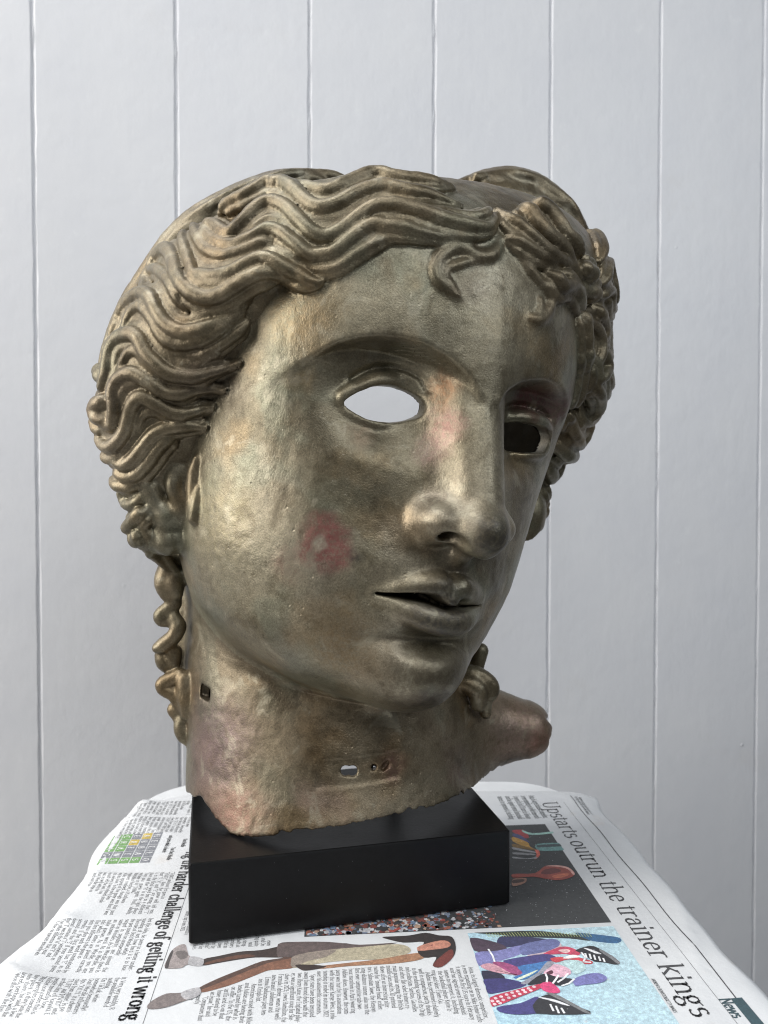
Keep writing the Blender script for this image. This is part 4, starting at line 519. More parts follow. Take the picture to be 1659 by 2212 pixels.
# outlines of the printed pictures, in newspaper millimetres
SHAPES={"woman":[[[60,48,45],[[266.0,-125.1],[260.1,-124.8],[257.8,-117.1],[254.5,-105.0],[253.9,-92.4],[250.6,-81.2],[247.6,-71.0],[250.2,-55.4],[253.0,-38.7],[266.1,-39.3],[262.7,-74.3],[261.9,-84.3],[260.9,-95.6],[262.2,-105.4],[264.3,-115.6]]],[[96,66,54],[[265.4,-123.4],[263.3,-115.7],[261.1,-105.5],[259.9,-95.7],[257.5,-99.6],[258.3,-108.3],[260.7,-116.7],[263.2,-123.1]]],[[126,88,70],[[285.9,-123.7],[278.4,-114.3],[270.9,-102.0],[264.8,-91.5],[262.7,-80.5],[260.2,-73.1],[271.3,-72.7],[273.2,-80.0],[273.5,-87.2],[277.3,-94.2],[283.8,-105.3],[287.6,-114.2],[289.6,-121.4]]],[[84,62,54],[[285.9,-123.7],[278.4,-114.3],[270.9,-102.0],[264.8,-91.5],[262.7,-80.5],[260.2,-73.1],[262.8,-73.3],[266.2,-86.5],[272.6,-98.2],[280.6,-110.4],[287.7,-122.8]]],[[95,82,80],[[248.9,-83.3],[247.5,-73.1],[249.2,-53.2],[253.5,-35.2],[253.2,-12.6],[256.4,-30.2],[259.5,-57.5],[261.6,-82.6]]],[[176,166,142],[[262.2,-74.7],[257.4,-57.5],[255.7,-31.9],[254.7,-12.8],[259.5,-6.0],[264.9,-8.7],[268.4,-24.2],[268.0,-40.9],[269.3,-57.5],[272.3,-73.9]]],[[140,128,118],[[262.2,-74.7],[257.4,-57.5],[257.4,-49.0],[263.8,-55.0],[267.0,-65.8],[272.3,-73.9]]],[[160,118,90],[[272.8,-63.2],[271.0,-49.3],[268.4,-24.2],[264.8,-7.0],[264.8,1.5],[270.3,-0.5],[273.1,-16.3],[273.3,-41.1],[274.5,-57.5]]],[[52,40,36],[[269.8,-72.3],[270.6,-62.5],[272.5,-55.1],[274.2,-58.3],[275.5,-66.4],[273.9,-69.7]]],[[45,36,36],[[246.7,-20.8],[246.7,-13.8],[246.5,-4.9],[244.6,5.1],[247.9,12.7],[250.1,20.3],[260.3,20.9],[269.8,17.7],[278.5,9.6],[276.8,4.8],[269.0,8.1],[269.1,0.9],[262.0,-2.0],[253.8,3.0],[253.5,-9.2],[248.2,-20.1]]],[[192,132,112],[[258.7,-1.6],[254.6,7.2],[253.3,15.3],[257.2,18.4],[260.6,15.9],[262.0,7.0],[262.4,-1.6]]],[[110,52,46],[[276.8,4.8],[278.5,9.6],[269.8,17.7],[262.2,18.2],[269.2,10.2]]],[[120,60,60],[[257.4,6.0],[256.8,7.8],[258.6,7.3]]],[[150,140,138],[[266.7,-145.3],[259.1,-145.6],[250.6,-144.7],[245.5,-141.5],[244.9,-137.9],[251.4,-135.5],[257.1,-132.9],[260.3,-124.9],[266.5,-124.7],[264.5,-132.9],[267.5,-136.4]]],[[70,64,64],[[266.7,-145.3],[259.1,-145.6],[250.6,-144.7],[251.6,-143.5],[260.9,-143.7],[266.9,-143.5]]],[[105,98,96],[[252.5,-142.2],[251.2,-137.3],[256.6,-134.2],[259.7,-137.8]]],[[172,170,172],[[257.1,-132.9],[260.3,-124.9],[266.5,-124.7],[264.5,-132.9]]],[[122,112,110],[[299.3,-147.9],[294.6,-146.4],[289.3,-140.0],[289.2,-132.4],[285.5,-123.9],[291.5,-122.0],[296.0,-129.3],[300.2,-137.8],[301.2,-144.9]]],[[170,168,170],[[289.2,-132.4],[285.5,-123.9],[291.5,-122.0],[295.3,-128.4]]]],"ballgame":[[[150,50,55],[[109.9,93.6],[110.6,102.0],[123.4,102.6],[124.3,98.3],[113.7,92.6]]],[[66,72,110],[[116.2,92.0],[119.1,96.8],[131.9,101.1],[129.7,97.4],[120.5,90.9]]],[[176,134,60],[[121.8,90.6],[131.7,99.1],[138.9,99.1],[145.3,103.1],[140.4,96.7],[129.6,88.5]]],[[120,92,44],[[133.2,87.6],[139.3,97.0],[145.6,103.0],[141.9,93.5],[138.4,86.3]]],[[160,200,190],[[110.5,100.8],[116.8,107.3],[115.2,123.7],[118.1,123.1],[119.7,106.5],[114.3,100.4]]],[[108,150,148],[[135.2,105.5],[134.6,122.2],[142.0,122.7],[146.8,121.4],[145.3,103.1]]],[[60,72,76],[[137.0,105.0],[136.6,122.7],[140.2,122.7],[140.5,104.5]]],[[205,100,84],[[144.7,101.1],[144.9,103.8],[151.9,103.0],[157.7,99.0],[158.3,96.9],[151.7,100.5]]],[[150,150,152],[[139.0,86.1],[147.1,100.4],[149.4,100.3],[142.4,85.2]]],[[140,140,142],[[147.0,84.1],[150.5,99.4],[152.7,98.3],[149.7,83.4]]],[[150,150,152],[[153.6,82.4],[157.2,92.1],[155.0,99.2],[158.2,97.8],[156.3,81.7]]],[[150,72,62],[[178.6,75.9],[178.9,91.3],[169.3,101.5],[169.0,110.2],[172.7,117.5],[181.2,119.2],[186.4,115.0],[189.6,105.7],[187.4,97.1],[183.5,88.9],[183.8,74.6]]],[[104,52,52],[[179.2,95.4],[173.5,101.3],[173.6,108.7],[177.4,110.7],[180.1,105.6],[181.5,98.9]]],[[215,165,155],[[169.5,101.4],[169.0,110.2],[172.7,117.5],[181.2,119.2],[183.3,117.4],[174.9,116.2],[171.0,109.5]]],[[196,110,84],[[183.8,102.3],[180.6,111.7],[181.9,115.5],[186.0,110.0],[186.9,103.4]]],[[150,112,96],[[185.5,74.2],[185.0,82.8],[188.2,83.1],[192.1,79.9],[195.2,71.7]]],[[70,52,48],[[187.0,73.8],[186.6,81.4],[189.9,79.9],[191.3,72.7]]]],"skaters":[[[46,52,52],[[247.0,34.4],[246.8,45.9],[247.9,72.8],[253.2,91.5],[255.5,102.9],[260.7,101.7],[257.4,90.1],[254.8,70.8],[250.7,51.7]]],[[50,96,138],[[252.0,95.3],[253.5,103.6],[255.6,111.0],[258.5,119.4],[261.9,120.5],[264.5,116.3],[262.8,108.3],[260.0,101.3]]],[[55,55,92],[[258.7,45.8],[251.2,51.6],[255.1,70.7],[258.0,76.5],[261.2,62.3],[263.4,50.6]]],[[75,60,75],[[251.8,31.1],[258.0,46.0],[264.3,50.4],[266.8,40.1],[264.6,30.8]]],[[130,130,182],[[267.1,31.0],[265.9,44.8],[261.8,59.5],[265.4,63.8],[270.3,57.3],[275.4,44.5],[279.2,30.1]]],[[108,114,162],[[261.8,59.5],[258.0,72.5],[256.9,80.2],[260.5,83.4],[264.9,81.0],[269.4,71.8],[271.6,60.8],[270.3,57.3]]],[[205,184,190],[[271.6,60.8],[269.4,71.8],[264.9,81.0],[261.4,83.1],[265.8,82.4],[271.5,72.4],[273.3,61.6]]],[[200,72,100],[[271.3,69.9],[265.7,80.8],[265.6,86.7],[270.8,91.8],[274.3,89.6],[272.3,81.9],[272.2,73.5]]],[[232,190,190],[[268.8,79.8],[267.6,84.1],[269.4,86.8],[271.7,83.4]]],[[38,38,44],[[269.1,90.1],[265.7,99.9],[269.8,105.0],[277.4,109.2],[283.1,111.2],[284.5,107.6],[282.2,102.8],[280.7,97.0],[275.3,93.8],[271.0,90.8]]],[[235,235,238],[[267.6,95.2],[269.3,99.2],[273.9,103.7],[273.3,100.4]]],[[125,125,128],[[269.8,105.0],[276.9,109.4],[282.9,111.3],[283.7,109.2],[278.9,107.3],[271.4,103.7]]],[[70,64,122],[[275.5,45.7],[271.8,65.9],[272.3,74.1],[277.8,77.2],[280.2,67.2],[282.1,54.1],[279.5,46.6]]],[[200,70,80],[[275.5,73.1],[275.2,84.2],[276.7,90.1],[280.4,95.8],[282.8,94.3],[281.9,89.5],[277.5,83.4],[279.9,74.9]]],[[240,238,236],[[276.1,80.0],[273.5,86.7],[275.9,90.4],[276.9,83.6]]],[[188,214,216],[[280.9,75.9],[278.3,83.1],[279.9,89.6],[286.8,90.0],[291.2,82.5],[286.2,80.5]]],[[228,182,198],[[289.7,64.4],[282.5,71.0],[281.7,75.6],[286.2,80.5],[291.0,79.6],[293.2,72.0],[291.7,66.3]]],[[90,40,60],[[288.7,66.5],[286.6,70.3],[289.1,70.5],[290.3,67.9]]],[[160,78,122],[[276.9,39.0],[277.2,45.3],[284.0,53.6],[288.8,53.2],[289.3,48.5],[283.1,42.6]]],[[202,152,164],[[279.3,31.6],[277.9,38.8],[288.1,47.5],[289.6,51.5],[287.1,41.6],[283.4,34.4]]],[[40,40,62],[[283.9,31.2],[287.6,41.5],[294.2,42.3],[293.5,31.0]]],[[60,56,112],[[291.6,30.8],[291.7,43.0],[298.0,52.8],[302.3,39.2],[303.3,30.6],[297.0,29.0]]],[[68,120,178],[[282.0,52.3],[279.7,63.6],[278.4,71.1],[283.3,68.8],[288.5,61.0],[293.4,52.9],[291.1,47.4],[287.9,53.5]]],[[215,225,200],[[292.5,48.9],[288.8,56.0],[285.6,63.1],[290.3,56.8],[293.5,49.8]]],[[150,150,162],[[278.8,70.2],[280.7,73.5],[289.6,63.2],[297.2,53.7],[296.0,50.4],[289.4,60.8]]],[[30,30,40],[[297.9,53.5],[289.5,64.5],[293.2,72.0],[295.5,79.8],[300.4,73.3],[299.1,67.7],[297.6,60.8]]],[[192,58,84],[[306.8,30.1],[301.9,45.2],[297.8,60.8],[301.3,60.0],[307.3,46.8],[313.9,29.9]]],[[216,70,122],[[297.8,60.8],[296.7,66.6],[304.6,69.6],[306.2,65.4],[303.1,60.4]]],[[120,120,178],[[295.7,79.8],[291.7,88.6],[291.6,96.0],[296.1,98.6],[299.6,93.7],[300.6,83.5],[301.1,79.1]]],[[70,66,126],[[314.6,32.7],[312.3,46.0],[308.1,56.6],[320.8,52.0],[319.5,36.1]]],[[42,42,48],[[312.1,53.6],[307.0,61.0],[308.8,67.0],[316.0,72.8],[323.1,79.6],[320.8,51.7]]],[[120,120,122],[[305.5,61.5],[307.0,66.4],[314.8,73.2],[323.1,79.6],[322.9,77.3],[315.9,71.1],[309.0,64.5]]],[[232,232,236],[[308.6,56.1],[310.9,63.9],[316.3,70.7],[315.9,68.2],[311.9,61.9]]]]}
LINES={"laces":[[[289.6,66.0],[293.4,65.8],[297.0,64.4]],[[291.2,72.9],[294.7,70.3],[298.3,67.3]],[[290.5,78.5],[294.6,74.6],[297.6,70.2]],[[295.3,80.5],[298.9,76.2],[300.7,71.4]],[[273.1,94.3],[277.7,93.6]],[[273.8,96.6],[278.6,95.8]],[[275.0,98.8],[279.6,98.0]],[[276.8,101.0],[281.0,100.4]],[[278.4,103.0],[282.1,102.5]],[[314.6,61.0],[320.0,61.1]],[[316.1,63.5],[321.8,63.4]],[[317.9,65.8],[322.0,66.2]],[[264.4,39.3],[270.8,40.4],[276.8,40.3]],[[271.9,92.4],[277.1,93.1],[280.9,90.5],[281.8,94.7]]],"stripes":[[[248.6,41.5],[252.7,42.6]],[[248.6,43.2],[252.7,44.3]],[[248.7,45.0],[252.8,46.0]],[[248.7,46.7],[252.9,47.7]],[[248.8,48.4],[253.0,49.4]],[[248.9,50.2],[253.1,51.2]],[[248.9,51.9],[253.2,52.9]],[[249.0,53.7],[253.2,54.6]],[[249.0,55.4],[253.3,56.3]],[[249.1,57.1],[253.4,58.0]],[[249.1,58.9],[253.5,59.8]],[[249.2,60.6],[253.6,61.5]],[[249.2,62.4],[253.7,63.2]],[[249.3,64.1],[253.7,64.9]],[[249.3,65.9],[253.8,66.6]],[[249.4,67.6],[253.9,68.4]],[[249.4,69.4],[254.0,70.1]],[[249.5,71.1],[254.1,71.8]],[[249.6,72.8],[254.2,73.5]],[[249.8,74.5],[254.4,75.2]],[[250.1,76.2],[254.6,76.9]],[[250.3,77.9],[254.8,78.6]],[[250.5,79.6],[255.0,80.3]],[[250.8,81.3],[255.2,82.0]],[[251.0,83.0],[255.4,83.7]],[[251.2,84.7],[255.6,85.3]],[[251.4,86.4],[255.8,87.0]],[[251.7,88.1],[256.0,88.7]],[[251.9,89.8],[256.2,90.4]],[[252.1,91.5],[256.4,92.1]],[[252.4,93.2],[256.5,93.8]],[[252.6,94.9],[256.7,95.4]],[[252.8,96.5],[256.9,97.1]],[[253.0,98.2],[257.1,98.8]],[[253.3,99.9],[257.3,100.5]],[[253.5,101.6],[257.5,102.2]],[[253.7,103.3],[257.7,103.9]]],"dots":[[[307.7,33.7]],[[306.7,36.9]],[[305.3,40.2]],[[304.0,43.5]],[[303.2,46.7]],[[302.3,49.9]],[[301.3,53.1]],[[300.1,56.5]],[[309.7,31.5]],[[310.3,34.3]],[[309.3,37.4]],[[307.9,40.7]],[[306.7,44.0]],[[305.4,47.3]],[[304.1,50.6]],[[302.9,53.9]],[[312.3,32.1]],[[311.7,35.1]]]}

BODY=['Anta, its largest domestic competitor,','is even expanding on to Nike home turf:','it opened its first US store in February','and has signed several household','names to represent it, including','the basketball player Kyrie Ir-','ving and skier Eileen Gu.','Adidas has performed relatively','well in comparison, partly thanks','to the enduring success of its Origi-','nals collection. Sambas, Gazelles','and other flat-soled trainers re-','main popular among the British','middle-class and its 3D-printed','shoes offer an interesting alter-','native for "sneaker-head" collec-','tors. Sabastian Sawe, the Kenyan','long-distance runner, also ran the','first-ever competitive sub-two-','hour marathon in April wearing','Adidas shoes. However, the com-','pany was hurt by its association','with the rapper Kanye West, a rela-','tionship it ended in autumn 2022','over his antisemitic comments.','Sport stars have been tempted','away from brand deals with the','two. Harry Kane, the England play-','er, was a significant coup for Ske-','chers in 2023; Lewis Hamilton, the','Formula 1 driver, wears the well-','ness brand Lululemon and','Emma Raducanu plays ten-','nis in Uniqlo kit.','Americans raised with Nike','and Adidas are having their','heads turned by what is','on offer. "In the US, the','tariffs and so on that','have started to be','an issue," he said','"Companies that','neatly','be']
TAILS=["the Nike's",'quite for','not a chic"','seen by','been','little in','numbers','growth at','is strug-','said','being quite','and On','even']
COLA=['"THING" and your first guess is','"SHAFT", then the game will tell you','that "S", "A" and "F" are wrong, that "T"','is in the final word but in a different','place and the "H" is in the right place.','Then you guess again. Until, ideally,','you home in to "THING".','What Mike Reicher, a US software','engineer realised, though was that part','of the appeal of the game was that it was','hard to lose. "In the early days','as is when it was released, people','would tell the last, I say', 'was as well with the','that Wordle helps us','and not it too']
COLB=['lest this idea, he came to a better under-','standing of just how hard it is to lose.','The rules of Don\'t Wordle, which','the past month has unexpectedly','surged in popularity, are almost the','same as Wordle\'s. As in Wordle, there is','an unknown word. As in Wordle, you','make guesses. As in Wordle, you are','told which letters are placed correctly.','The first difference is the game in-','sists you play each word constrained by','reveals. If the first word has "E" as its','second and the "S" if your second guess','doesn\'t contain a "T" somewhere, as','the "T" was to the "A" and "F" and','The other difference that, your','if after six guesses you only win']
COLC=['it. Very, very quickly, R','the available words d','nothing.','On TikTok, when','(somewhat bemusedly)','Don\'t Wordle influencers','tips. "XYLYL" is a chemi-','rived from xylene, is pe','"FLUFF" and "VIVID" and','archaic form of kayak). E','people normally lose,','Reicher concedes this is','"Most peoples reaction','they play, is they hate the','even then, he said, a few','bored, perhaps, with the','Wordle with the first']

HEAD_RES=.85

# ---------------------------------------------------------------- material kit
def mat(name):
    m=bpy.data.materials.new(name);m.use_nodes=True;nt=m.node_tree
    b=nt.nodes['Principled BSDF'];return m,nt,b
class N:
    """terse node graph helper"""
    def __init__(s,nt): s.nt=nt
    def new(s,t,**k):
        n=s.nt.nodes.new(t)
        for a,v in k.items(): setattr(n,a,v)
        return n
    def link(s,a,b): s.nt.links.new(a,b)
    def val(s,sock,v):
        if hasattr(v,'is_linked') or isinstance(v,bpy.types.NodeSocket): s.link(v,sock)
        else: sock.default_value=v
    def obj(s): return s.new('ShaderNodeTexCoord').outputs['Object']
    def noise(s,vec,scale,detail=4,rough=.55,dist=0,out='Fac'):
        n=s.new('ShaderNodeTexNoise');s.link(vec,n.inputs['Vector']);n.inputs['Scale'].default_value=scale;n.inputs['Detail'].default_value=detail;n.inputs['Roughness'].default_value=rough;n.inputs['Distortion'].default_value=dist
        return n.outputs[out]
    def vor(s,vec,scale,feature='F1',rand=1):
        n=s.new('ShaderNodeTexVoronoi',feature=feature);s.link(vec,n.inputs['Vector']);n.inputs['Scale'].default_value=scale;n.inputs['Randomness'].default_value=rand
        return n.outputs['Distance']
    def ramp(s,fac,*stops):
        n=s.new('ShaderNodeValToRGB');s.link(fac,n.inputs[0]);e=n.color_ramp.elements
        while len(e)<len(stops): e.new(.5)
        for q,(p,c) in zip(e,stops): q.position=p;q.color=c if len(c)==4 else (*c,1)
        return n.outputs[0]
    def map(s,v,a,b,c=0.,d=1.,smooth=True):
        n=s.new('ShaderNodeMapRange');n.interpolation_type='SMOOTHSTEP' if smooth else 'LINEAR';s.link(v,n.inputs[0])
        for i,q in enumerate((a,b,c,d)): n.inputs[i+1].default_value=q
        return n.outputs[0]
    def math(s,op,a,b=0.,clamp=False):
        n=s.new('ShaderNodeMath',operation=op,use_clamp=clamp);s.val(n.inputs[0],a);s.val(n.inputs[1],b);return n.outputs[0]
    def mix(s,fac,a,b,mode='MIX'):
        n=s.new('ShaderNodeMix',data_type='RGBA',blend_type=mode);s.val(n.inputs[0],fac)
        for i,v in ((6,a),(7,b)):
            if isinstance(v,(tuple,list)): n.inputs[i].default_value=(*v[:3],1)
            else: s.link(v,n.inputs[i])
        return n.outputs[2]
    def vadd(s,a,b,op='ADD'):
        n=s.new('ShaderNodeVectorMath',operation=op);s.val(n.inputs[0],a);s.val(n.inputs[1],b);return n.outputs[0]
    def vscale(s,a,k):
        n=s.new('ShaderNodeVectorMath',operation='SCALE');s.link(a,n.inputs[0]);n.inputs['Scale'].default_value=k;return n.outputs[0]
    def dist(s,a,p):
        n=s.new('ShaderNodeVectorMath',operation='DISTANCE');s.link(a,n.inputs[0]);n.inputs[1].default_value=p;return n.outputs['Value']
    def bump(s,h,strength,distance,normal=None):
        n=s.new('ShaderNodeBump');s.link(h,n.inputs['Height']);n.inputs['Strength'].default_value=strength;n.inputs['Distance'].default_value=distance
        if normal is not None: s.link(normal,n.inputs['Normal'])
        return n.outputs[0]
HEAD_AT=Vector((-.03,.55,.05))
def bronze(name,inner=False,hairy=False,neck=False):
    m,nt,b=mat(name);g=N(nt);P=g.obj()
    big=g.noise(P,11,4,.6,.4);mid=g.noise(g.vadd(P,(3,1,2)),26,4,.6);grn=g.noise(g.vadd(P,(7,4,1)),15,3,.55,.6);och=g.noise(g.vadd(P,(1,9,5)),18,3,.55);mau=g.noise(g.vadd(P,(5,2,8)),13,3,.5)
    c=g.ramp(big,(.30,(.086,.070,.043)),(.44,(.153,.129,.082)),(.58,(.228,.198,.133)),(.76,(.328,.294,.212)))
    c=g.mix(g.map(grn,.49,.63,0,.55),c,(.180,.188,.135))
    c=g.mix(g.map(och,.54,.68,0,.42),c,(.265,.180,.085))
    c=g.mix(g.map(mau,.52,.70,0,.60 if neck else .28),c,(.235,.165,.150) if neck else (.20,.16,.135))
    c=g.mix(g.map(mid,.35,.7,0,.45),c,g.mix(.5,c,(.36,.31,.22)))
    fine=g.noise(P,900,2,.7);spk=g.noise(g.vadd(P,(2,2,2)),330,3,.7)
    c=g.mix(1.,c,g.ramp(fine,(.3,(.72,.72,.72)),(.7,(1.22,1.22,1.22))),'MULTIPLY')
    c=g.mix(g.map(spk,.62,.74,0,.35),c,(.46,.41,.31))
    c=g.mix(g.map(spk,.38,.28,0,.5),c,(.07,.055,.035))
    if hairy:
        w=g.noise(g.vadd(P,(4,4,4)),60,2,.7);c=g.mix(g.map(w,.5,.75,0,.35),c,(.38,.32,.22))
    warp=g.vadd(P,g.vscale(g.noise(P,70,1,.6,0,'Color'),.012));warp=g.vadd(warp,(-.006,-.006,-.006))
    grain=g.map(spk,.36,.60,.45,1)
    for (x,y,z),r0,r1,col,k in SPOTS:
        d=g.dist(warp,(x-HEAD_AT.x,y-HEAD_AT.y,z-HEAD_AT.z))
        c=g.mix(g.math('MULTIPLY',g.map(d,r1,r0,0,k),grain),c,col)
    if hairy: c=g.mix(1.,c,(.80,.75,.70),'MULTIPLY')
    if neck: c=g.mix(1.,c,(.80,.74,.71),'MULTIPLY')
    mot=g.noise(g.vadd(P,(2,7,3)),48,4,.68,.5);c=g.mix(g.map(mot,.50,.66,0,.55),c,g.mix(1.,c,(.50,.46,.40),'MULTIPLY'))
    c=g.mix(g.map(mot,.44,.32,0,.40),c,(.36,.325,.24))
    if inner: c=g.mix(.98,c,(.0025,.0022,.002))  # dark patina taken to near black, painting in the shade of the hollow
    g.link(c,b.inputs['Base Color'])
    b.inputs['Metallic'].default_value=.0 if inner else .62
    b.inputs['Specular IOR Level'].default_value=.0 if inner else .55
    g.link(g.map(mid,.3,.72,.32 if not hairy else .34,.49),b.inputs['Roughness'])
    crk=g.map(g.vor(g.vadd(P,g.vscale(g.noise(P,420,0,.5,0,'Color'),.0012)),620,'DISTANCE_TO_EDGE'),0,.16)
    h=g.math('ADD',g.math('MULTIPLY',crk,.5),g.math('MULTIPLY',fine,1.1))
    n1=g.bump(h,.30,.00026);n2=g.bump(g.noise(P,110,2,.6),.10,.0010,n1);n2=g.bump(g.math('MULTIPLY',g.map(g.vor(g.vadd(P,(1,2,3)),105),.11,.03),g.map(big,.42,.6)),.28,-.0010,n2)
    g.link(n2,b.inputs['Normal']);return m
SPOTS=[((-.0340,.4269,.2385),.010,.021,(0.271,0.076,0.076),.62),((-.0300,.4262,.2405),.003,.018,(0.302,0.082,0.082),.35),((-.0360,.4269,.2385),.0035,.0075,(0.378,0.346,0.264),.9),
 ((-.0560,.432,.226),.002,.016,(0.240,0.101,0.089),.35),((.0355,.4351,.306),.003,.017,(0.264,0.094,0.094),.5),((.0335,.4388,.3264),.002,.015,(0.290,0.126,0.050),.6),((.028,.436,.292),.002,.017,(0.252,0.126,0.126),.4),
 ((.0944,.492,.3291),.004,.022,(0.189,0.057,0.063),.7),((.1133,.5066,.3249),.004,.024,(0.176,0.076,0.089),.6),((.110,.5589,.0873),.012,.050,(0.403,0.277,0.252),.5),((.1216,.5641,.0760),.004,.022,(0.328,0.126,0.089),.5),
 ((-.0924,.4903,.056),.008,.040,(0.189,0.082,0.069),.6),((-.108,.508,.101),.010,.045,(0.202,0.145,0.158),.6),((.005,.489,.0905),.003,.015,(0.151,0.076,0.069),.6),((-.0957,.4629,.2497),.01,.045,(0.252,0.215,0.114),.45),
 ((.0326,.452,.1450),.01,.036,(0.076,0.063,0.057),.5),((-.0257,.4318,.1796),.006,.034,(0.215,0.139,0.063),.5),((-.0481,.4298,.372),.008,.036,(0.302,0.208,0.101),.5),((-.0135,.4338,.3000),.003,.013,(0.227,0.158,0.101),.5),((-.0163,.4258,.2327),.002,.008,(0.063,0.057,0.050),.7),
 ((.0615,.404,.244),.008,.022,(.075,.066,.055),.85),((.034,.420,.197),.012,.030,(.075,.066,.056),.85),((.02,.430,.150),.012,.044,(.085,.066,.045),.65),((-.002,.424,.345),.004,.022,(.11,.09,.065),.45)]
def mesh_obj(name,V,Fc,material,parent=None,smooth=False,origin=None):
    me=bpy.data.meshes.new(name);V=np.asarray(V,np.float32)
    Fc=list(Fc) if not isinstance(Fc,np.ndarray) else Fc
    me.from_pydata(V.tolist(),[],[list(map(int,f)) for f in Fc]) if not isinstance(Fc,np.ndarray) else None
    if isinstance(Fc,np.ndarray):
        k=Fc.shape[1];me.vertices.add(len(V));me.vertices.foreach_set('co',V.ravel());me.loops.add(Fc.size);me.loops.foreach_set('vertex_index',Fc.astype(np.int32).ravel())
        me.polygons.add(len(Fc));me.polygons.foreach_set('loop_start',np.arange(0,Fc.size,k,dtype=np.int32))
    me.update(calc_edges=True)
    if smooth: me.polygons.foreach_set('use_smooth',np.ones(len(me.polygons),bool))
    if material: me.materials.append(material)
    o=bpy.data.objects.new(name,me);COL.objects.link(o)
    if parent: o.parent=parent
    return o
def thing(name,label,cat,loc=(0,0,0)):
    o=bpy.data.objects.new(name,None);COL.objects.link(o);o.location=loc;o.empty_display_size=.02;o['label']=label;o['category']=cat;return o
# ---------------------------------------------------------------- wall of painted boards
def wall_paint():
    m,nt,b=mat('wall_paint');g=N(nt);P=g.obj()
    info=g.new('ShaderNodeObjectInfo')
    st=g.new('ShaderNodeMapping');g.link(P,st.inputs[0]);st.inputs['Scale'].default_value=(1,1,.16)
    a=g.noise(P,9,4,.6);s=g.noise(st.outputs[0],70,4,.65)
    c=g.ramp(a,(.3,(.655,.660,.688)),(.7,(.695,.697,.715)))
    c=g.mix(g.map(g.noise(g.vadd(P,(4,2,6)),30,4,.7),.6,.75,0,.5),c,(.75,.755,.765))
    c=g.mix(g.math('MULTIPLY',info.outputs['Random'],.16),c,(.60,.605,.61))
    c=g.mix(g.map(g.noise(g.vadd(P,(9,2,1)),7,5,.7),.58,.76,0,.22),c,(.60,.57,.54))
    g.link(c,b.inputs['Base Color']);b.inputs['Roughness'].default_value=.42;b.inputs['Specular IOR Level'].default_value=.4
    bl=g.map(g.vor(P,24),.0,.06,1,0);lump=g.math('MULTIPLY',bl,g.map(g.noise(P,6,2,.5),.55,.62))
    n=g.bump(s,.22,.0007);n=g.bump(g.noise(P,45,4,.6),.26,.0018,n);n=g.bump(lump,.8,.0014,n)
    g.link(n,b.inputs['Normal']);return m
WP=wall_paint()
def build_wall():
    pitch=.15;ang=.20599;x0,y0=-.31676424*1.2,.69844855*1.2
    root=mesh_obj('wall',[(-2.0,.0020,-.8),(2.6,.0020,-.8),(2.6,.0020,2.2),(-2.0,.0020,2.2),(-2.0,.06,-.8),(2.6,.06,-.8),(2.6,.06,2.2),(-2.0,.06,2.2)],[(0,1,2,3),(5,4,7,6),(0,4,5,1),(1,5,6,2),(2,6,7,3),(3,7,4,0)],WP)
    root['kind']='structure';root.location=(x0,y0,0);root.rotation_euler=(0,0,ang)
    rng=np.random.default_rng(5)
    for k in range(-6,12):
        a=k*pitch+.0010;e=(k+1)*pitch-.0010;prof=[(a,.03),(a,.0019),(a+.0006,.0008),(a+.0017,0),(e-.0017,0),(e-.0006,.0008),(e,.0019),(e,.03)]
        zs=np.linspace(-.8,2.2,151);V=[];F=[]
        wob=rng.normal(0,.00035,(len(zs),8));lump=rng.random(len(zs))<.07
        for i,z in enumerate(zs):
            for j,(x,y) in enumerate(prof):
                dx=wob[i,j]*(j not in (0,7));dy=wob[i,j]*.5*(j not in (0,7,3,4))
                if lump[i] and j in (1,6): dy-=.0016;dx+=.0008*(1 if j==6 else -1)
                V.append((x+dx,y+dy,z))
        for i in range(len(zs)-1):
            for j in range(7): F.append((i*8+j,i*8+j+1,i*8+8+j+1,i*8+8+j))
        o=mesh_obj('board',V,F,WP,root,False)
build_wall()
# ---------------------------------------------------------------- floor
def plain(name,col,rough,spec=.4,bump=None):
    m,nt,b=mat(name);g=N(nt);P=g.obj();n=g.noise(P,30,4,.6)
    g.link(g.mix(n,tuple(c*.85 for c in col),tuple(min(1,c*1.12) for c in col)),b.inputs['Base Color']);b.inputs['Roughness'].default_value=rough;b.inputs['Specular IOR Level'].default_value=spec
    if bump: g.link(g.bump(g.noise(P,bump[0],4,.6),bump[1],bump[2]),b.inputs['Normal'])
    return m
fl=mesh_obj('floor',[(-2.5,-1.5,-.74),(2.5,-1.5,-.74),(2.5,1.35,-.74),(-2.5,1.35,-.74)],[(0,1,2,3)],plain('floor_paint',(.16,.16,.16),.6));fl['kind']='structure'
# ---------------------------------------------------------------- table under the newspaper
def rounded_slab(x0,x1,y0,y1,r,z0,z1,bev=.004,n=10):
    c=[(x1-r,y1-r,0),(x0+r,y1-r,90),(x0+r,y0+r,180),(x1-r,y0+r,270)];ring=[]
    for cx,cy,a in c:
        for i in range(n+1):
            t=math.radians(a+90*i/n);ring.append((cx+r*math.cos(t),cy+r*math.sin(t),math.cos(t),math.sin(t)))
    m=len(ring);V=[];prof=[(bev,z0),(0,z0+bev),(0,z1-bev),(bev*.3,z1-bev*.3),(bev,z1)]
    for d,z in prof: V+=[(x-nx*d,y-ny*d,z) for x,y,nx,ny in ring]
    F=[tuple(range(m-1,-1,-1)),tuple(range((len(prof)-1)*m,len(prof)*m))]
    for k in range(len(prof)-1):
        for i in range(m): j=(i+1)%m;F.append((k*m+i,k*m+j,(k+1)*m+j,(k+1)*m+i))
    return V,F
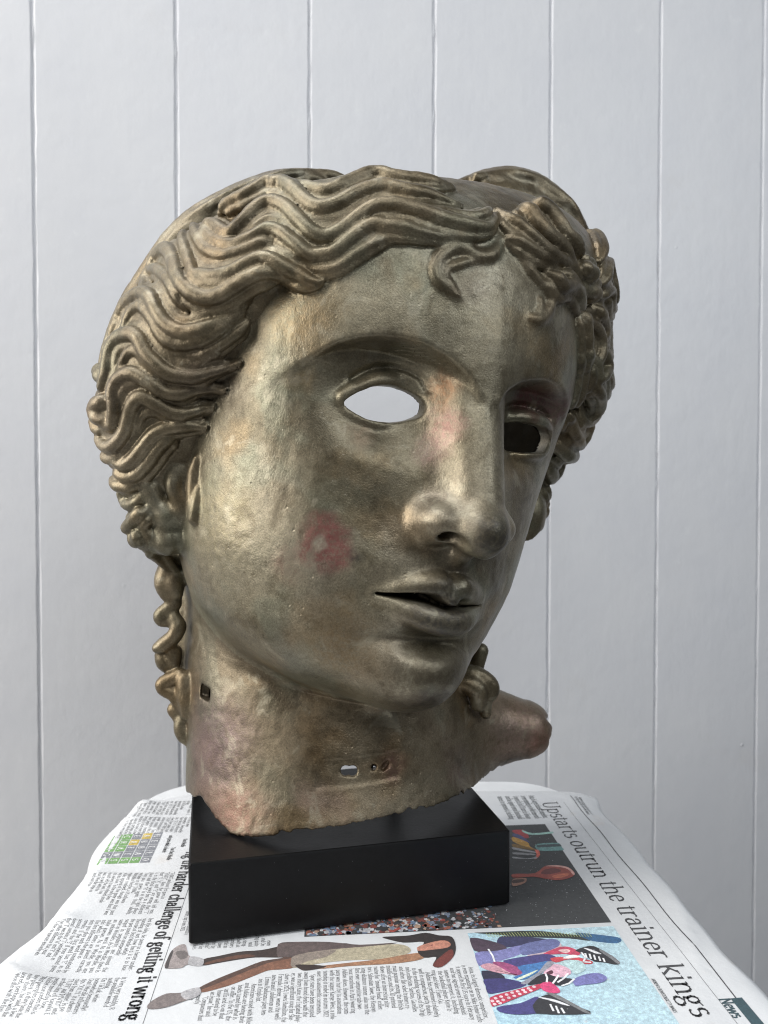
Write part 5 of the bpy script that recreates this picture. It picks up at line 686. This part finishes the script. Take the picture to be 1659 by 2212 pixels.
def build_table():
    t=thing('side_table','small white table under the spread newspaper, only its rounded back edge showing','table',(0,.45,-.74))
    wm=plain('table_white',(.74,.75,.76),.45,.4,(140,.2,.001))
    V,F=rounded_slab(-.212,.172,-.15,.262,.06,.715,.7375);mesh_obj('table_top',V,F,wm,t,False)
    for sx,sy in ((-.16,-.10),(.12,-.10),(-.16,.19),(.12,.19)):
        V=[];F=[];n=12
        for z,r in ((0,.013),(.716,.019)):
            V+=[(sx+r*math.cos(2*math.pi*i/n),sy+r*math.sin(2*math.pi*i/n),z) for i in range(n)]
        F=[(i,(i+1)%n,n+(i+1)%n,n+i) for i in range(n)]+[tuple(range(n-1,-1,-1)),tuple(range(n,2*n))]
        mesh_obj('leg',V,F,wm,t,False)
build_table()
# ---------------------------------------------------------------- newspaper
NA=math.radians(4.7)
def bend_start(s): return -np.interp(s,[-20,33,80,125,165,211,237,265,300,420,600],[196,203,212,217,213,214,223,229,232,234,236])
def sheet(s,t,lift=0.):
    """newspaper coordinates in mm (s along the lines of print, t up the page) to the place on the table, in metres"""
    s=np.asarray(s,float);t=np.asarray(t,float)
    b=bend_start(s);R=15.+5*np.sin(s/31.)+3*np.sin(s/13.);q=np.maximum(b-t,0)
    ang=np.minimum(q/R,1.35);rest=np.maximum(q-1.35*R,0)
    tt=np.where(t<b,b-R*np.sin(ang)-rest*math.cos(1.35),t)
    z=np.where(t<b,-R*(1-np.cos(ang))-rest*math.sin(1.35),0.)
    g=lambda a,c,u,w:np.exp(-((s-a)/u)**2-((t-c)/w)**2)
    z=z+5*g(30,-212,10,9)+1.2*g(205,-212,26,16)+2.0*g(262,-228,22,16)+1.6*g(60,-205,18,16)
    z=z+2.2*np.clip((t-146)/22,0,1)**2*np.sin(s/17.)*np.exp(-((s-90)/70)**2)+1.0*np.clip((t-150)/20,0,1)**2*np.sin(s/26.+1)
    for (s1,t1,s2,t2,h_,w_,l_) in ((258,-242,300,-180,3.2,7,1),(145,-245,172,-165,2.0,6,1),(30,152,140,182,1.8,6,1),(200,182,300,152,1.4,6,1),(55,-228,100,-168,1.8,6,1),(205,-245,215,-205,2.4,5,1),(40,-160,44,160,.7,6,1)):
        L=math.hypot(s2-s1,t2-t1);d=((s-s1)*(t2-t1)-(t-t1)*(s2-s1))/L;u=((s-s1)*(s2-s1)+(t-t1)*(t2-t1))/L/L
        z=z+h_*np.exp(-np.abs(d)/w_)*np.clip(u*4,0,1)*np.clip((1-u)*4,0,1)
    z=z-1.6*np.clip((t-170)/9,0,1.2)**2
    bk=np.interp(t,[-230,-218,-173,0,85,149,181],[40,33,11,16,25,30,42])
    z=z-2.5*np.clip((bk+14-s)/14,0,1)**2
    z=z+1.5*g(275,-212,9,40)*np.clip((-190-t)/20,0,1)
    nx=np.where(t<b,-np.sin(ang),0.);nz=np.where(t<b,np.cos(ang),1.)
    tt=tt+nx*lift;z=z+nz*lift
    X=(s*math.sin(NA)+tt*math.cos(NA))/1000;Y=.7+(-s*math.cos(NA)+tt*math.sin(NA))/1000
    return np.stack([X,Y,z/1000+.0006],-1)
def paper_mat():
    m,nt,b=mat('newsprint');g=N(nt);P=g.obj()
    c=g.ramp(g.noise(P,18,4,.6),(.3,(.630,.640,.655)),(.7,(.700,.707,.715)));c=g.mix(g.map(g.noise(P,1600,2,.8),.35,.65,0,.14),c,(.45,.45,.45))
    c=g.mix(g.map(g.noise(g.vadd(P,(3,3,3)),26,3,.6),.62,.74,0,.30),c,(.62,.56,.50))
    g.link(c,b.inputs['Base Color']);b.inputs['Roughness'].default_value=.62;b.inputs['Specular IOR Level'].default_value=.35
    n=g.bump(g.noise(P,30,4,.6),.5,.0022);n=g.bump(g.vor(g.vadd(P,g.vscale(g.noise(P,14,3,.5,0,'Color'),.06)),13,'DISTANCE_TO_EDGE'),.25,.003,n);n=g.bump(g.noise(P,900,3,.7),.3,.0002,n)
    g.link(n,b.inputs['Normal'])
    return m
def ink_mat():
    m,nt,b=mat('printing_ink');g=N(nt);P=g.obj()
    at=g.new('ShaderNodeAttribute');at.attribute_name='ink'
    v=g.vor(P,1250);c=g.mix(1.,at.outputs['Color'],g.ramp(g.noise(P,1500,3,.8),(.3,(.72,.72,.72)),(.7,(1.25,1.25,1.25))),'MULTIPLY')
    c=g.mix(.5,c,g.ramp(g.noise(g.vadd(P,(6,1,2)),420,4,.75),(.3,(.35,.35,.38)),(.52,(1,1,1)),(.72,(1.9,1.85,1.8))),'MULTIPLY')
    c=g.mix(g.map(g.noise(g.vadd(P,(1,5,2)),120,5,.75),.66,.72,0,.7),c,(.55,.55,.56))
    c=g.mix(.05,c,(.6,.6,.6));g.link(c,b.inputs['Base Color']);b.inputs['Roughness'].default_value=.55;b.inputs['Specular IOR Level'].default_value=.35
    n=g.bump(g.noise(P,30,4,.6),.5,.0022);g.link(g.bump(g.noise(P,900,3,.7),.3,.0002,n),b.inputs['Normal'])
    return m
PAPER=paper_mat();INK=ink_mat()
lin=lambda c:tuple(((v/255)/12.92 if v/255<=.04045 else ((v/255+.055)/1.055)**2.4) for v in c)
NEWS=thing('newspaper','open newspaper spread over the table under the black plinth, printed with headlines and photographs','newspaper',(0,.45,0))
NOFF=np.array([0,.45,0])
def printed(name,polys,cols,lift,label=None,stack=0.,on=None,soft=False):
    """polys: list of (k,2) outlines in newspaper mm, one colour each -> one flat print"""
    V=[];F=[];C=[]
    for k,(p,c) in enumerate(zip(polys,cols)):
        if soft and len(p)>3:
            lo=np.min(p,0);hi=np.max(p,0);p=np.clip(spline(np.array(list(p[-1:])+list(p)+list(p[:2]),float),3)[3:-3],lo-.4,hi+.4)[:-1].tolist()
        i=len(V);q=sheet([a[0] for a in p],[a[1] for a in p],lift+stack*(k%40))-NOFF;V+=q.tolist();F.append(tuple(range(i,i+len(p))));C.append(c)
    o=mesh_obj(name,V,F,INK,on or NEWS);me=o.data
    a=me.color_attributes.new('ink','FLOAT_COLOR','CORNER');buf=[]
    for f,c in zip(me.polygons,C): buf+=list((*c,1))*f.loop_total
    a.data.foreach_set('color',buf)
    if label: o['label']=label
    return o
def area2(p): return sum(p[i][0]*p[(i+1)%len(p)][1]-p[(i+1)%len(p)][0]*p[i][1] for i in range(len(p)))
def face_up(p): return p if area2(p)>0 else p[::-1]      # (s,t) is left-handed seen from above: checked by the normals below
def grid_polys(s0,s1,t0,t1,n,m,colf):
    P=[];C=[]
    for i in range(n):
        for j in range(m):
            a,b=s0+(s1-s0)*i/n,s0+(s1-s0)*(i+1)/n;c,d=t0+(t1-t0)*j/m,t0+(t1-t0)*(j+1)/m
            P.append([(a,c),(b,c),(b,d),(a,d)]);C.append(colf((a+b)/2,(c+d)/2))
    return P,C
def text_block(name,lines,size,squeeze,thick,thin,col,lift=.12,label=None,on=None):
    """lines: (text,s0,t0,fit)"""
    P=[]
    for tx,s0,t0,fit in lines:
        q,_=set_line(tx,size,squeeze,thick,thin,fit)
        if len(q): P.append(q+np.array([s0,t0]))
    P=np.concatenate(P);k=len(P);q=sheet(P[...,0].ravel(),P[...,1].ravel(),lift)-NOFF
    o=mesh_obj(name,q,np.arange(k*4).reshape(k,4),INK,on or NEWS)
    a=o.data.color_attributes.new('ink','FLOAT_COLOR','CORNER');a.data.foreach_set('color',list((*col,1))*(k*4))
    if label: o['label']=label
    return o
def build_newspaper():
    S=np.linspace(0,1,130);tr=[]
    ss=np.linspace(10,372,182);V=[];nt=170
    for k,s in enumerate(ss):
        right=np.interp(s,[20,42,152,265,310,420,600],[183,181,177.5,177,178,179,180])+.8*math.sin(s/9.)+.5*math.sin(s/23.)
        left=-330+8*math.sin(s/60.)
        u=np.linspace(0,1,nt);t=right+(left-right)*u
        bk=np.interp(t,[-330,-230,-218,-173,0,85,149,181],[60,40,33,11,16,25,30,42])
        sc=bk+(s-10)*(372-bk)/362
        V.append(sheet(sc,t)-NOFF)
    V=np.array(V).reshape(-1,3);a=np.arange(len(ss)*nt).reshape(len(ss),nt)
    Q=np.stack([a[:-1,:-1],a[:-1,1:],a[1:,1:],a[1:,:-1]],-1).reshape(-1,4)
    o=mesh_obj('sheet',V,Q,PAPER,NEWS,True)
    V2=(V.reshape(len(ss),nt,3)+np.array([-.003,.004,-.0009])).reshape(-1,3)
    o2=mesh_obj('under_sheet',V2,Q,PAPER,NEWS,True)
    so=o.modifiers.new('thick','SOLIDIFY');so.thickness=.00025;so.offset=-1
    BL=(.045,.045,.048);BODYINK=(.10,.10,.105);rng=random.Random(4)
    HL=.78;HL*=272/set_line('Upstarts outrun the trainer kings',19.5,HL,.08,.03)[1]
    text_block('headline',[('Upstarts outrun the trainer kings',58,131.3,None)],19.5,HL,.085,.034,BL,label='large light serif headline')
    text_block('headline',[('ng the harder challenge of getting it wrong',126,-157.5,None)],12.6,.84,.155,.05,BL,label='bold condensed serif headline')
    # rules
    def rule(t,s0,s1,w,c=BL,n=60,wob=0):
        P=[];C=[]
        for i in range(n):
            a,b=s0+(s1-s0)*i/n,s0+(s1-s0)*(i+1)/n;ta=t+wob*math.sin(a/14.);tb=t+wob*math.sin(b/14.)
            P.append([(a,ta),(b,tb),(b,tb+w),(a,ta+w)]);C.append(c)
        printed('rule_line',P,C,.12)
    rule(150.4,60,368,.22);rule(160.2,48,368,.75,wob=.5);rule(-147.3,120,368,.28)
    text_block('page_heading',[('The long read of the day on the trainers',50,163.2,None),('business of sport and style this week',52,166.4,None)],3.6,.6,.10,.05,BL)
    printed('section_tab',*grid_polys(317.5,368,157.2,163.4,20,1,lambda s,t:lin((44,72,80))),.16,'dark teal section tab')
    text_block('section_title',[('News',317,151.0,None)],8.6,.8,.15,.06,lin((40,66,74)))
    text_block('photo_credit',[('ANDREW D. BERNSTEIN/GETTY IMAGES',298,122.6,None)],2.6,.62,.12,.09,BL)
    # photograph: ball game under the plinth
    ph1=printed('photograph',*grid_polys(101,242.6,-68,121.8,40,50,lambda s,t:lin((50,52,54))),.10,'dark basketball photograph')
    sh=SHAPES['ballgame'];printed('player',[p for c,p in sh],[lin(c) for c,p in sh],.16,None,.012,ph1,True)
    P=[];C=[];pal=[(150,66,56),(200,200,202),(50,50,54),(120,130,148),(170,140,120),(86,56,50),(44,44,46),(104,124,150),(34,34,36),(176,176,180),(140,84,66),(120,60,52)]
    for i in range(640):
        s=242-abs(rng.gauss(0,13));t=rng.uniform(-66,52);r=rng.uniform(.9,3.0)*(1 if t<30 else .6)
        if s<206: continue
        a0=rng.uniform(0,6.3);P.append([(min(242.4,max(102,s+r*rng.uniform(.6,1.1)*math.cos(a0+k*1.257))),max(-67.5,t+r*rng.uniform(.6,1.1)*math.sin(a0+k*1.257))) for k in range(5)]);C.append(lin(rng.choice(pal)))
    for i in range(260):
        s,t=rng.uniform(104,240),rng.uniform(40,120);r=rng.uniform(.15,.34);P.append([(s-r,t),(s,t-r),(s+r,t),(s,t+r)]);C.append(lin((200,200,205)))
    printed('crowd',P,C,.14,None,.004,ph1)['kind']='stuff'
    # photograph: skaters
    ph2=printed('photograph',*grid_polys(246.8,366,30.5,121.4,50,30,lambda s,t:lin((176+ (t-30)*.12,208+(t-30)*.06,222))),.10,'pale blue photograph of skate shoes and models')
    sh=SHAPES['skaters'];clip=lambda p:[(max(247,a),min(121.2,max(30.7,b))) for a,b in p]
    printed('skaters',[clip(p) for c,p in sh],[lin(c) for c,p in sh],.14,None,.012,ph2,True)
    def strip(pts,w):
        out=[]
        for (a,b),(c,d) in zip(pts[:-1],pts[1:]):
            L=math.hypot(c-a,d-b) or 1;nx,ny=-(d-b)/L*w/2,(c-a)/L*w/2;out.append([(a+nx,b+ny),(a-nx,b-ny),(c-nx,d-ny),(c+nx,d+ny)])
        return out
    P=[];C=[]
    for l in LINES['laces']:
        for q in strip(l,1.1): P.append(clip(q));C.append(lin((236,236,238)))
    for l in LINES['stripes']:
        for q in strip(l,.35): P.append(clip(q));C.append(lin((176,190,120)))
    for l in LINES['dots']:
        (s,t),=l;P.append([(s+1.1*math.cos(k*1.047),t+1.1*math.sin(k*1.047)) for k in range(6)]);C.append(lin((232,205,210)))
    printed('laces',P,C,.56,None,0.,ph2)
    sh=SHAPES['woman'];printed('runner',[p for c,p in sh],[lin(c) for c,p in sh],.14,'cut-out photograph of a woman in a beige dress and trainers',.012,None,True)
    # columns of text
    pitch=3.53
    start=lambda t:np.interp(t,[-150,-146,-128,-108,-84,-72,-60,-20,8,16,24,30],[300,297,293,287,277.5,277,276.5,274.5,282,279,277,279])
    L=[(tx,float(start(24.6-pitch*k))+(2.4 if tx[0] in 'ASE"' and k in (0,7,25,33,34,41) else 0),24.6-pitch*k,None) for k,tx in enumerate(BODY)]
    text_block('text_column',L,3.75,.76,.082,.038,BODYINK)
    L=[(tx,250-set_line(tx,3.75,.76,.1,.045)[1],-133+3.6*k,None) for k,tx in enumerate(TAILS)]
    text_block('text_column',L,3.75,.76,.082,.038,BODYINK)
    L=[('and then almost a',214,-143.5+3.4,None),('tenth, up from 2021.',208,-143.5,None)]
    text_block('text_column',L,3.75,.76,.082,.038,BODYINK)
    for (s0,w,t0,txt) in ((156,53,-163,COLA),(214.5,53,-165.5,COLB),(273,53,-167,COLC),(331,36,-167,COLC)):
        L=[(tx,s0,t0-pitch*k,w) for k,tx in enumerate(txt)]
        text_block('text_column',L,3.75,.76,.082,.038,BODYINK)
    L=[]
    for j,s0 in enumerate((30,62)):
        for k in range(15): L.append((COLC[(k+3*j)%len(COLC)],s0+(6 if k>11 else 0)+2*j,-166-pitch*k,29))
    text_block('text_column',L,3.75,.7,.082,.038,BODYINK)
    L=[(BODY[k],44,96+7.4*(4-k)*.95,46) for k in range(5)];text_block('pull_quote',L,7.2,.6,.09,.04,lin((70,74,76)))
    text_block('caption',[('Your Wordle',104,-163.5,None),('Your Don\'t Wordle',118,-170,None),('and guess which is harder',98,-175.5,None)],4.4,.6,.15,.06,BL)
    text_block('caption',[('A finding the',120,-228,None),('to lose',132,-232,None)],5.4,.7,.16,.06,BL)
    # letter puzzle
    G,Yl,K=lin((112,156,92)),lin((190,166,76)),lin((126,128,134));P=[];C=[];T=[]
    rows=[('HELLO','KKKKK'),('ABBAS','YKKKG'),('EAFTS','KYKKG'),('CRAWS','GGGKG'),('CRAGS','GGGKG')]
    for i,(w,cc) in enumerate(rows):
        for j,(ch,k) in enumerate(zip(w,cc)):
            s0=93+9.6*j;t0=-188.4-7.6*i
            for q in range(3): P.append([(s0+3*q,t0),(s0+3*q+3,t0),(s0+3*q+3,t0+6.9),(s0+3*q,t0+6.9)]);C.append({'G':G,'Y':Yl,'K':K}[k])
            T.append((ch,s0+2.5,t0+1.2,None))
    pz=printed('puzzle_grid',P,C,.12,'letter puzzle of green, yellow and grey squares');text_block('puzzle_letters',T,6.2,.9,.13,.06,(.8,.8,.8),.2,None,pz)
build_newspaper()
# ---------------------------------------------------------------- plinth
def build_plinth():
    m,nt,b=mat('black_paint');g=N(nt);P=g.obj()
    c=g.ramp(g.noise(P,60,4,.7),(.3,(.0036,.0036,.0040)),(.7,(.0052,.0052,.0058)));c=g.mix(g.map(g.vor(P,190),.045,.02),c,(.10,.10,.105))
    g.link(c,b.inputs['Base Color']);g.link(g.map(g.noise(P,25,3,.6),.3,.7,.30,.40),b.inputs['Roughness']);b.inputs['Specular IOR Level'].default_value=.20
    g.link(g.bump(g.noise(P,420,4,.6),.25,.0003),b.inputs['Normal'])
    a=math.radians(12.9);t=thing('plinth','rectangular black painted wooden plinth under the bronze head, standing on the newspaper','plinth',(-.114+.1*math.cos(a)-.1*math.sin(a),.4427+.1*math.sin(a)+.1*math.cos(a),.0016));t.rotation_euler=(0,0,a)
    V,F=rounded_slab(-.1008,.1008,-.1,.033,.0022,0,.0482,.0011,4);o=mesh_obj('block',V,F,m,t)
    V=[];n=16
    for z in (.0475,.125): V+=[(.045+.005*math.cos(2*math.pi*i/n),-.01+.005*math.sin(2*math.pi*i/n),z) for i in range(n)]
    mesh_obj('mounting_rod',V,[(i,(i+1)%n,n+(i+1)%n,n+i) for i in range(n)]+[tuple(range(n,2*n))],m,t)
build_plinth()
# ---------------------------------------------------------------- bronze head
def build_bronze():
    F,track,eyes,nk,base=build_head(TRACES,HEAD_RES)
    V,Q=finish_head(F,track,eyes,nk,base)
    lo,h=F.lo,F.h
    samp=Field.__new__(Field);samp.lo=F.lo;samp.h=F.h;samp.n=F.n
    def at(D): samp.D=D;return samp.sample(V)
    part=np.zeros(len(V),int)
    part[at(track['neck'])<at(track['skull'])-.2]=1
    part[at(track['skin'])>.55]=2
    part[at(track['hair'])>.25]=3
    part[at(track['curl'])>.35]=4
    part[at(track['ear'])>.25]=3
    part[at(track['side'])>.35]=5
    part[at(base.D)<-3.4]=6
    Wd=to_world(V)
    n=noise3(Wd*1000,5.,21)*.09+noise3(Wd*1000,2.2,22)*.05+noise3(Wd*1000,16.,23)*.10
    Q=Q[:,::-1]
    # vertex normals
    a=Wd[Q];fn=np.cross(a[:,2]-a[:,0],a[:,3]-a[:,1]);VN=np.zeros_like(Wd)
    for k in range(4): np.add.at(VN,Q[:,k],fn)
    VN/=np.maximum(np.linalg.norm(VN,axis=1,keepdims=True),1e-12)
    rough=np.where((part==2)|(part==5),1.3,1.0)
    Wd=Wd+VN*(n*rough*.001)[:,None]
    # re-derive normals after the roughening
    a=Wd[Q];fn=np.cross(a[:,2]-a[:,0],a[:,3]-a[:,1]);VN=np.zeros_like(Wd)
    for k in range(4): np.add.at(VN,Q[:,k],fn)
    VN/=np.maximum(np.linalg.norm(VN,axis=1,keepdims=True),1e-12)
    root=thing('bronze_head','hollow bronze head of a woman with wavy hair and open eyes, on the black plinth','sculpture',HEAD_AT)
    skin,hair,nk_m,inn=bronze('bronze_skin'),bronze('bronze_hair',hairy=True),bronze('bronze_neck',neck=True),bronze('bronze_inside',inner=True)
    fp=part[Q]; fpart=np.sort(fp,axis=1)[:,1]
    cx=Wd[Q].mean(1)
    def largest(sel):
        q=Q[sel];u,inv=np.unique(q,return_inverse=True);inv=inv.reshape(q.shape);lab=np.arange(len(u))
        while True:
            mn=lab[inv].min(1);new=lab.copy()
            for k in range(4): np.minimum.at(new,inv[:,k],mn)
            if (new==lab).all(): break
            lab=new
        best=np.bincount(lab[inv[:,0]]).argmax();out=np.zeros(len(Q),bool);out[np.where(sel)[0][lab[inv[:,0]]==best]]=True;return out
    def piece(name,sel,m,label=None,parent=None):
        if sel.sum()<4: return
        q=Q[sel];u,inv=np.unique(q,return_inverse=True)
        o=mesh_obj(name,Wd[u]-np.array(HEAD_AT),inv.reshape(q.shape),m,parent or root,True)
        o.data.normals_split_custom_set_from_vertices(VN[u].tolist())
        if label: o['label']=label
        return o
    fx=to_local(cx)
    for sel in ((fpart==3)&(fx[:,0]<0)&(fx[:,2]>20),(fpart==3)&(fx[:,0]>=0)&(fx[:,2]>20),(fpart==3)&(fx[:,2]<=20)):
        keep=largest(sel);fpart[sel&~keep]=0
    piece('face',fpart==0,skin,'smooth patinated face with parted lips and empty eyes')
    piece('neck',fpart==1,nk_m,'broken neck with a ragged lower edge')
    hr=piece('hair',fpart==2,hair,'deep parallel waves of hair parted in the middle')
    piece('curl',(fpart==3)&(fx[:,0]<0)&(fx[:,2]>20),hair,None,hr);piece('curl',(fpart==3)&(fx[:,0]>=0)&(fx[:,2]>20),hair,None,hr);piece('curl',(fpart==3)&(fx[:,2]<=20),hair,None,hr)
    piece('ear',fpart==4,skin)
    piece('ringlet',(fpart==5)&(fx[:,0]<0),hair,None,hr);piece('ringlet',(fpart==5)&(fx[:,0]>=0),hair,None,hr)
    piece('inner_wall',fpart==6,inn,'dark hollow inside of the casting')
build_bronze()
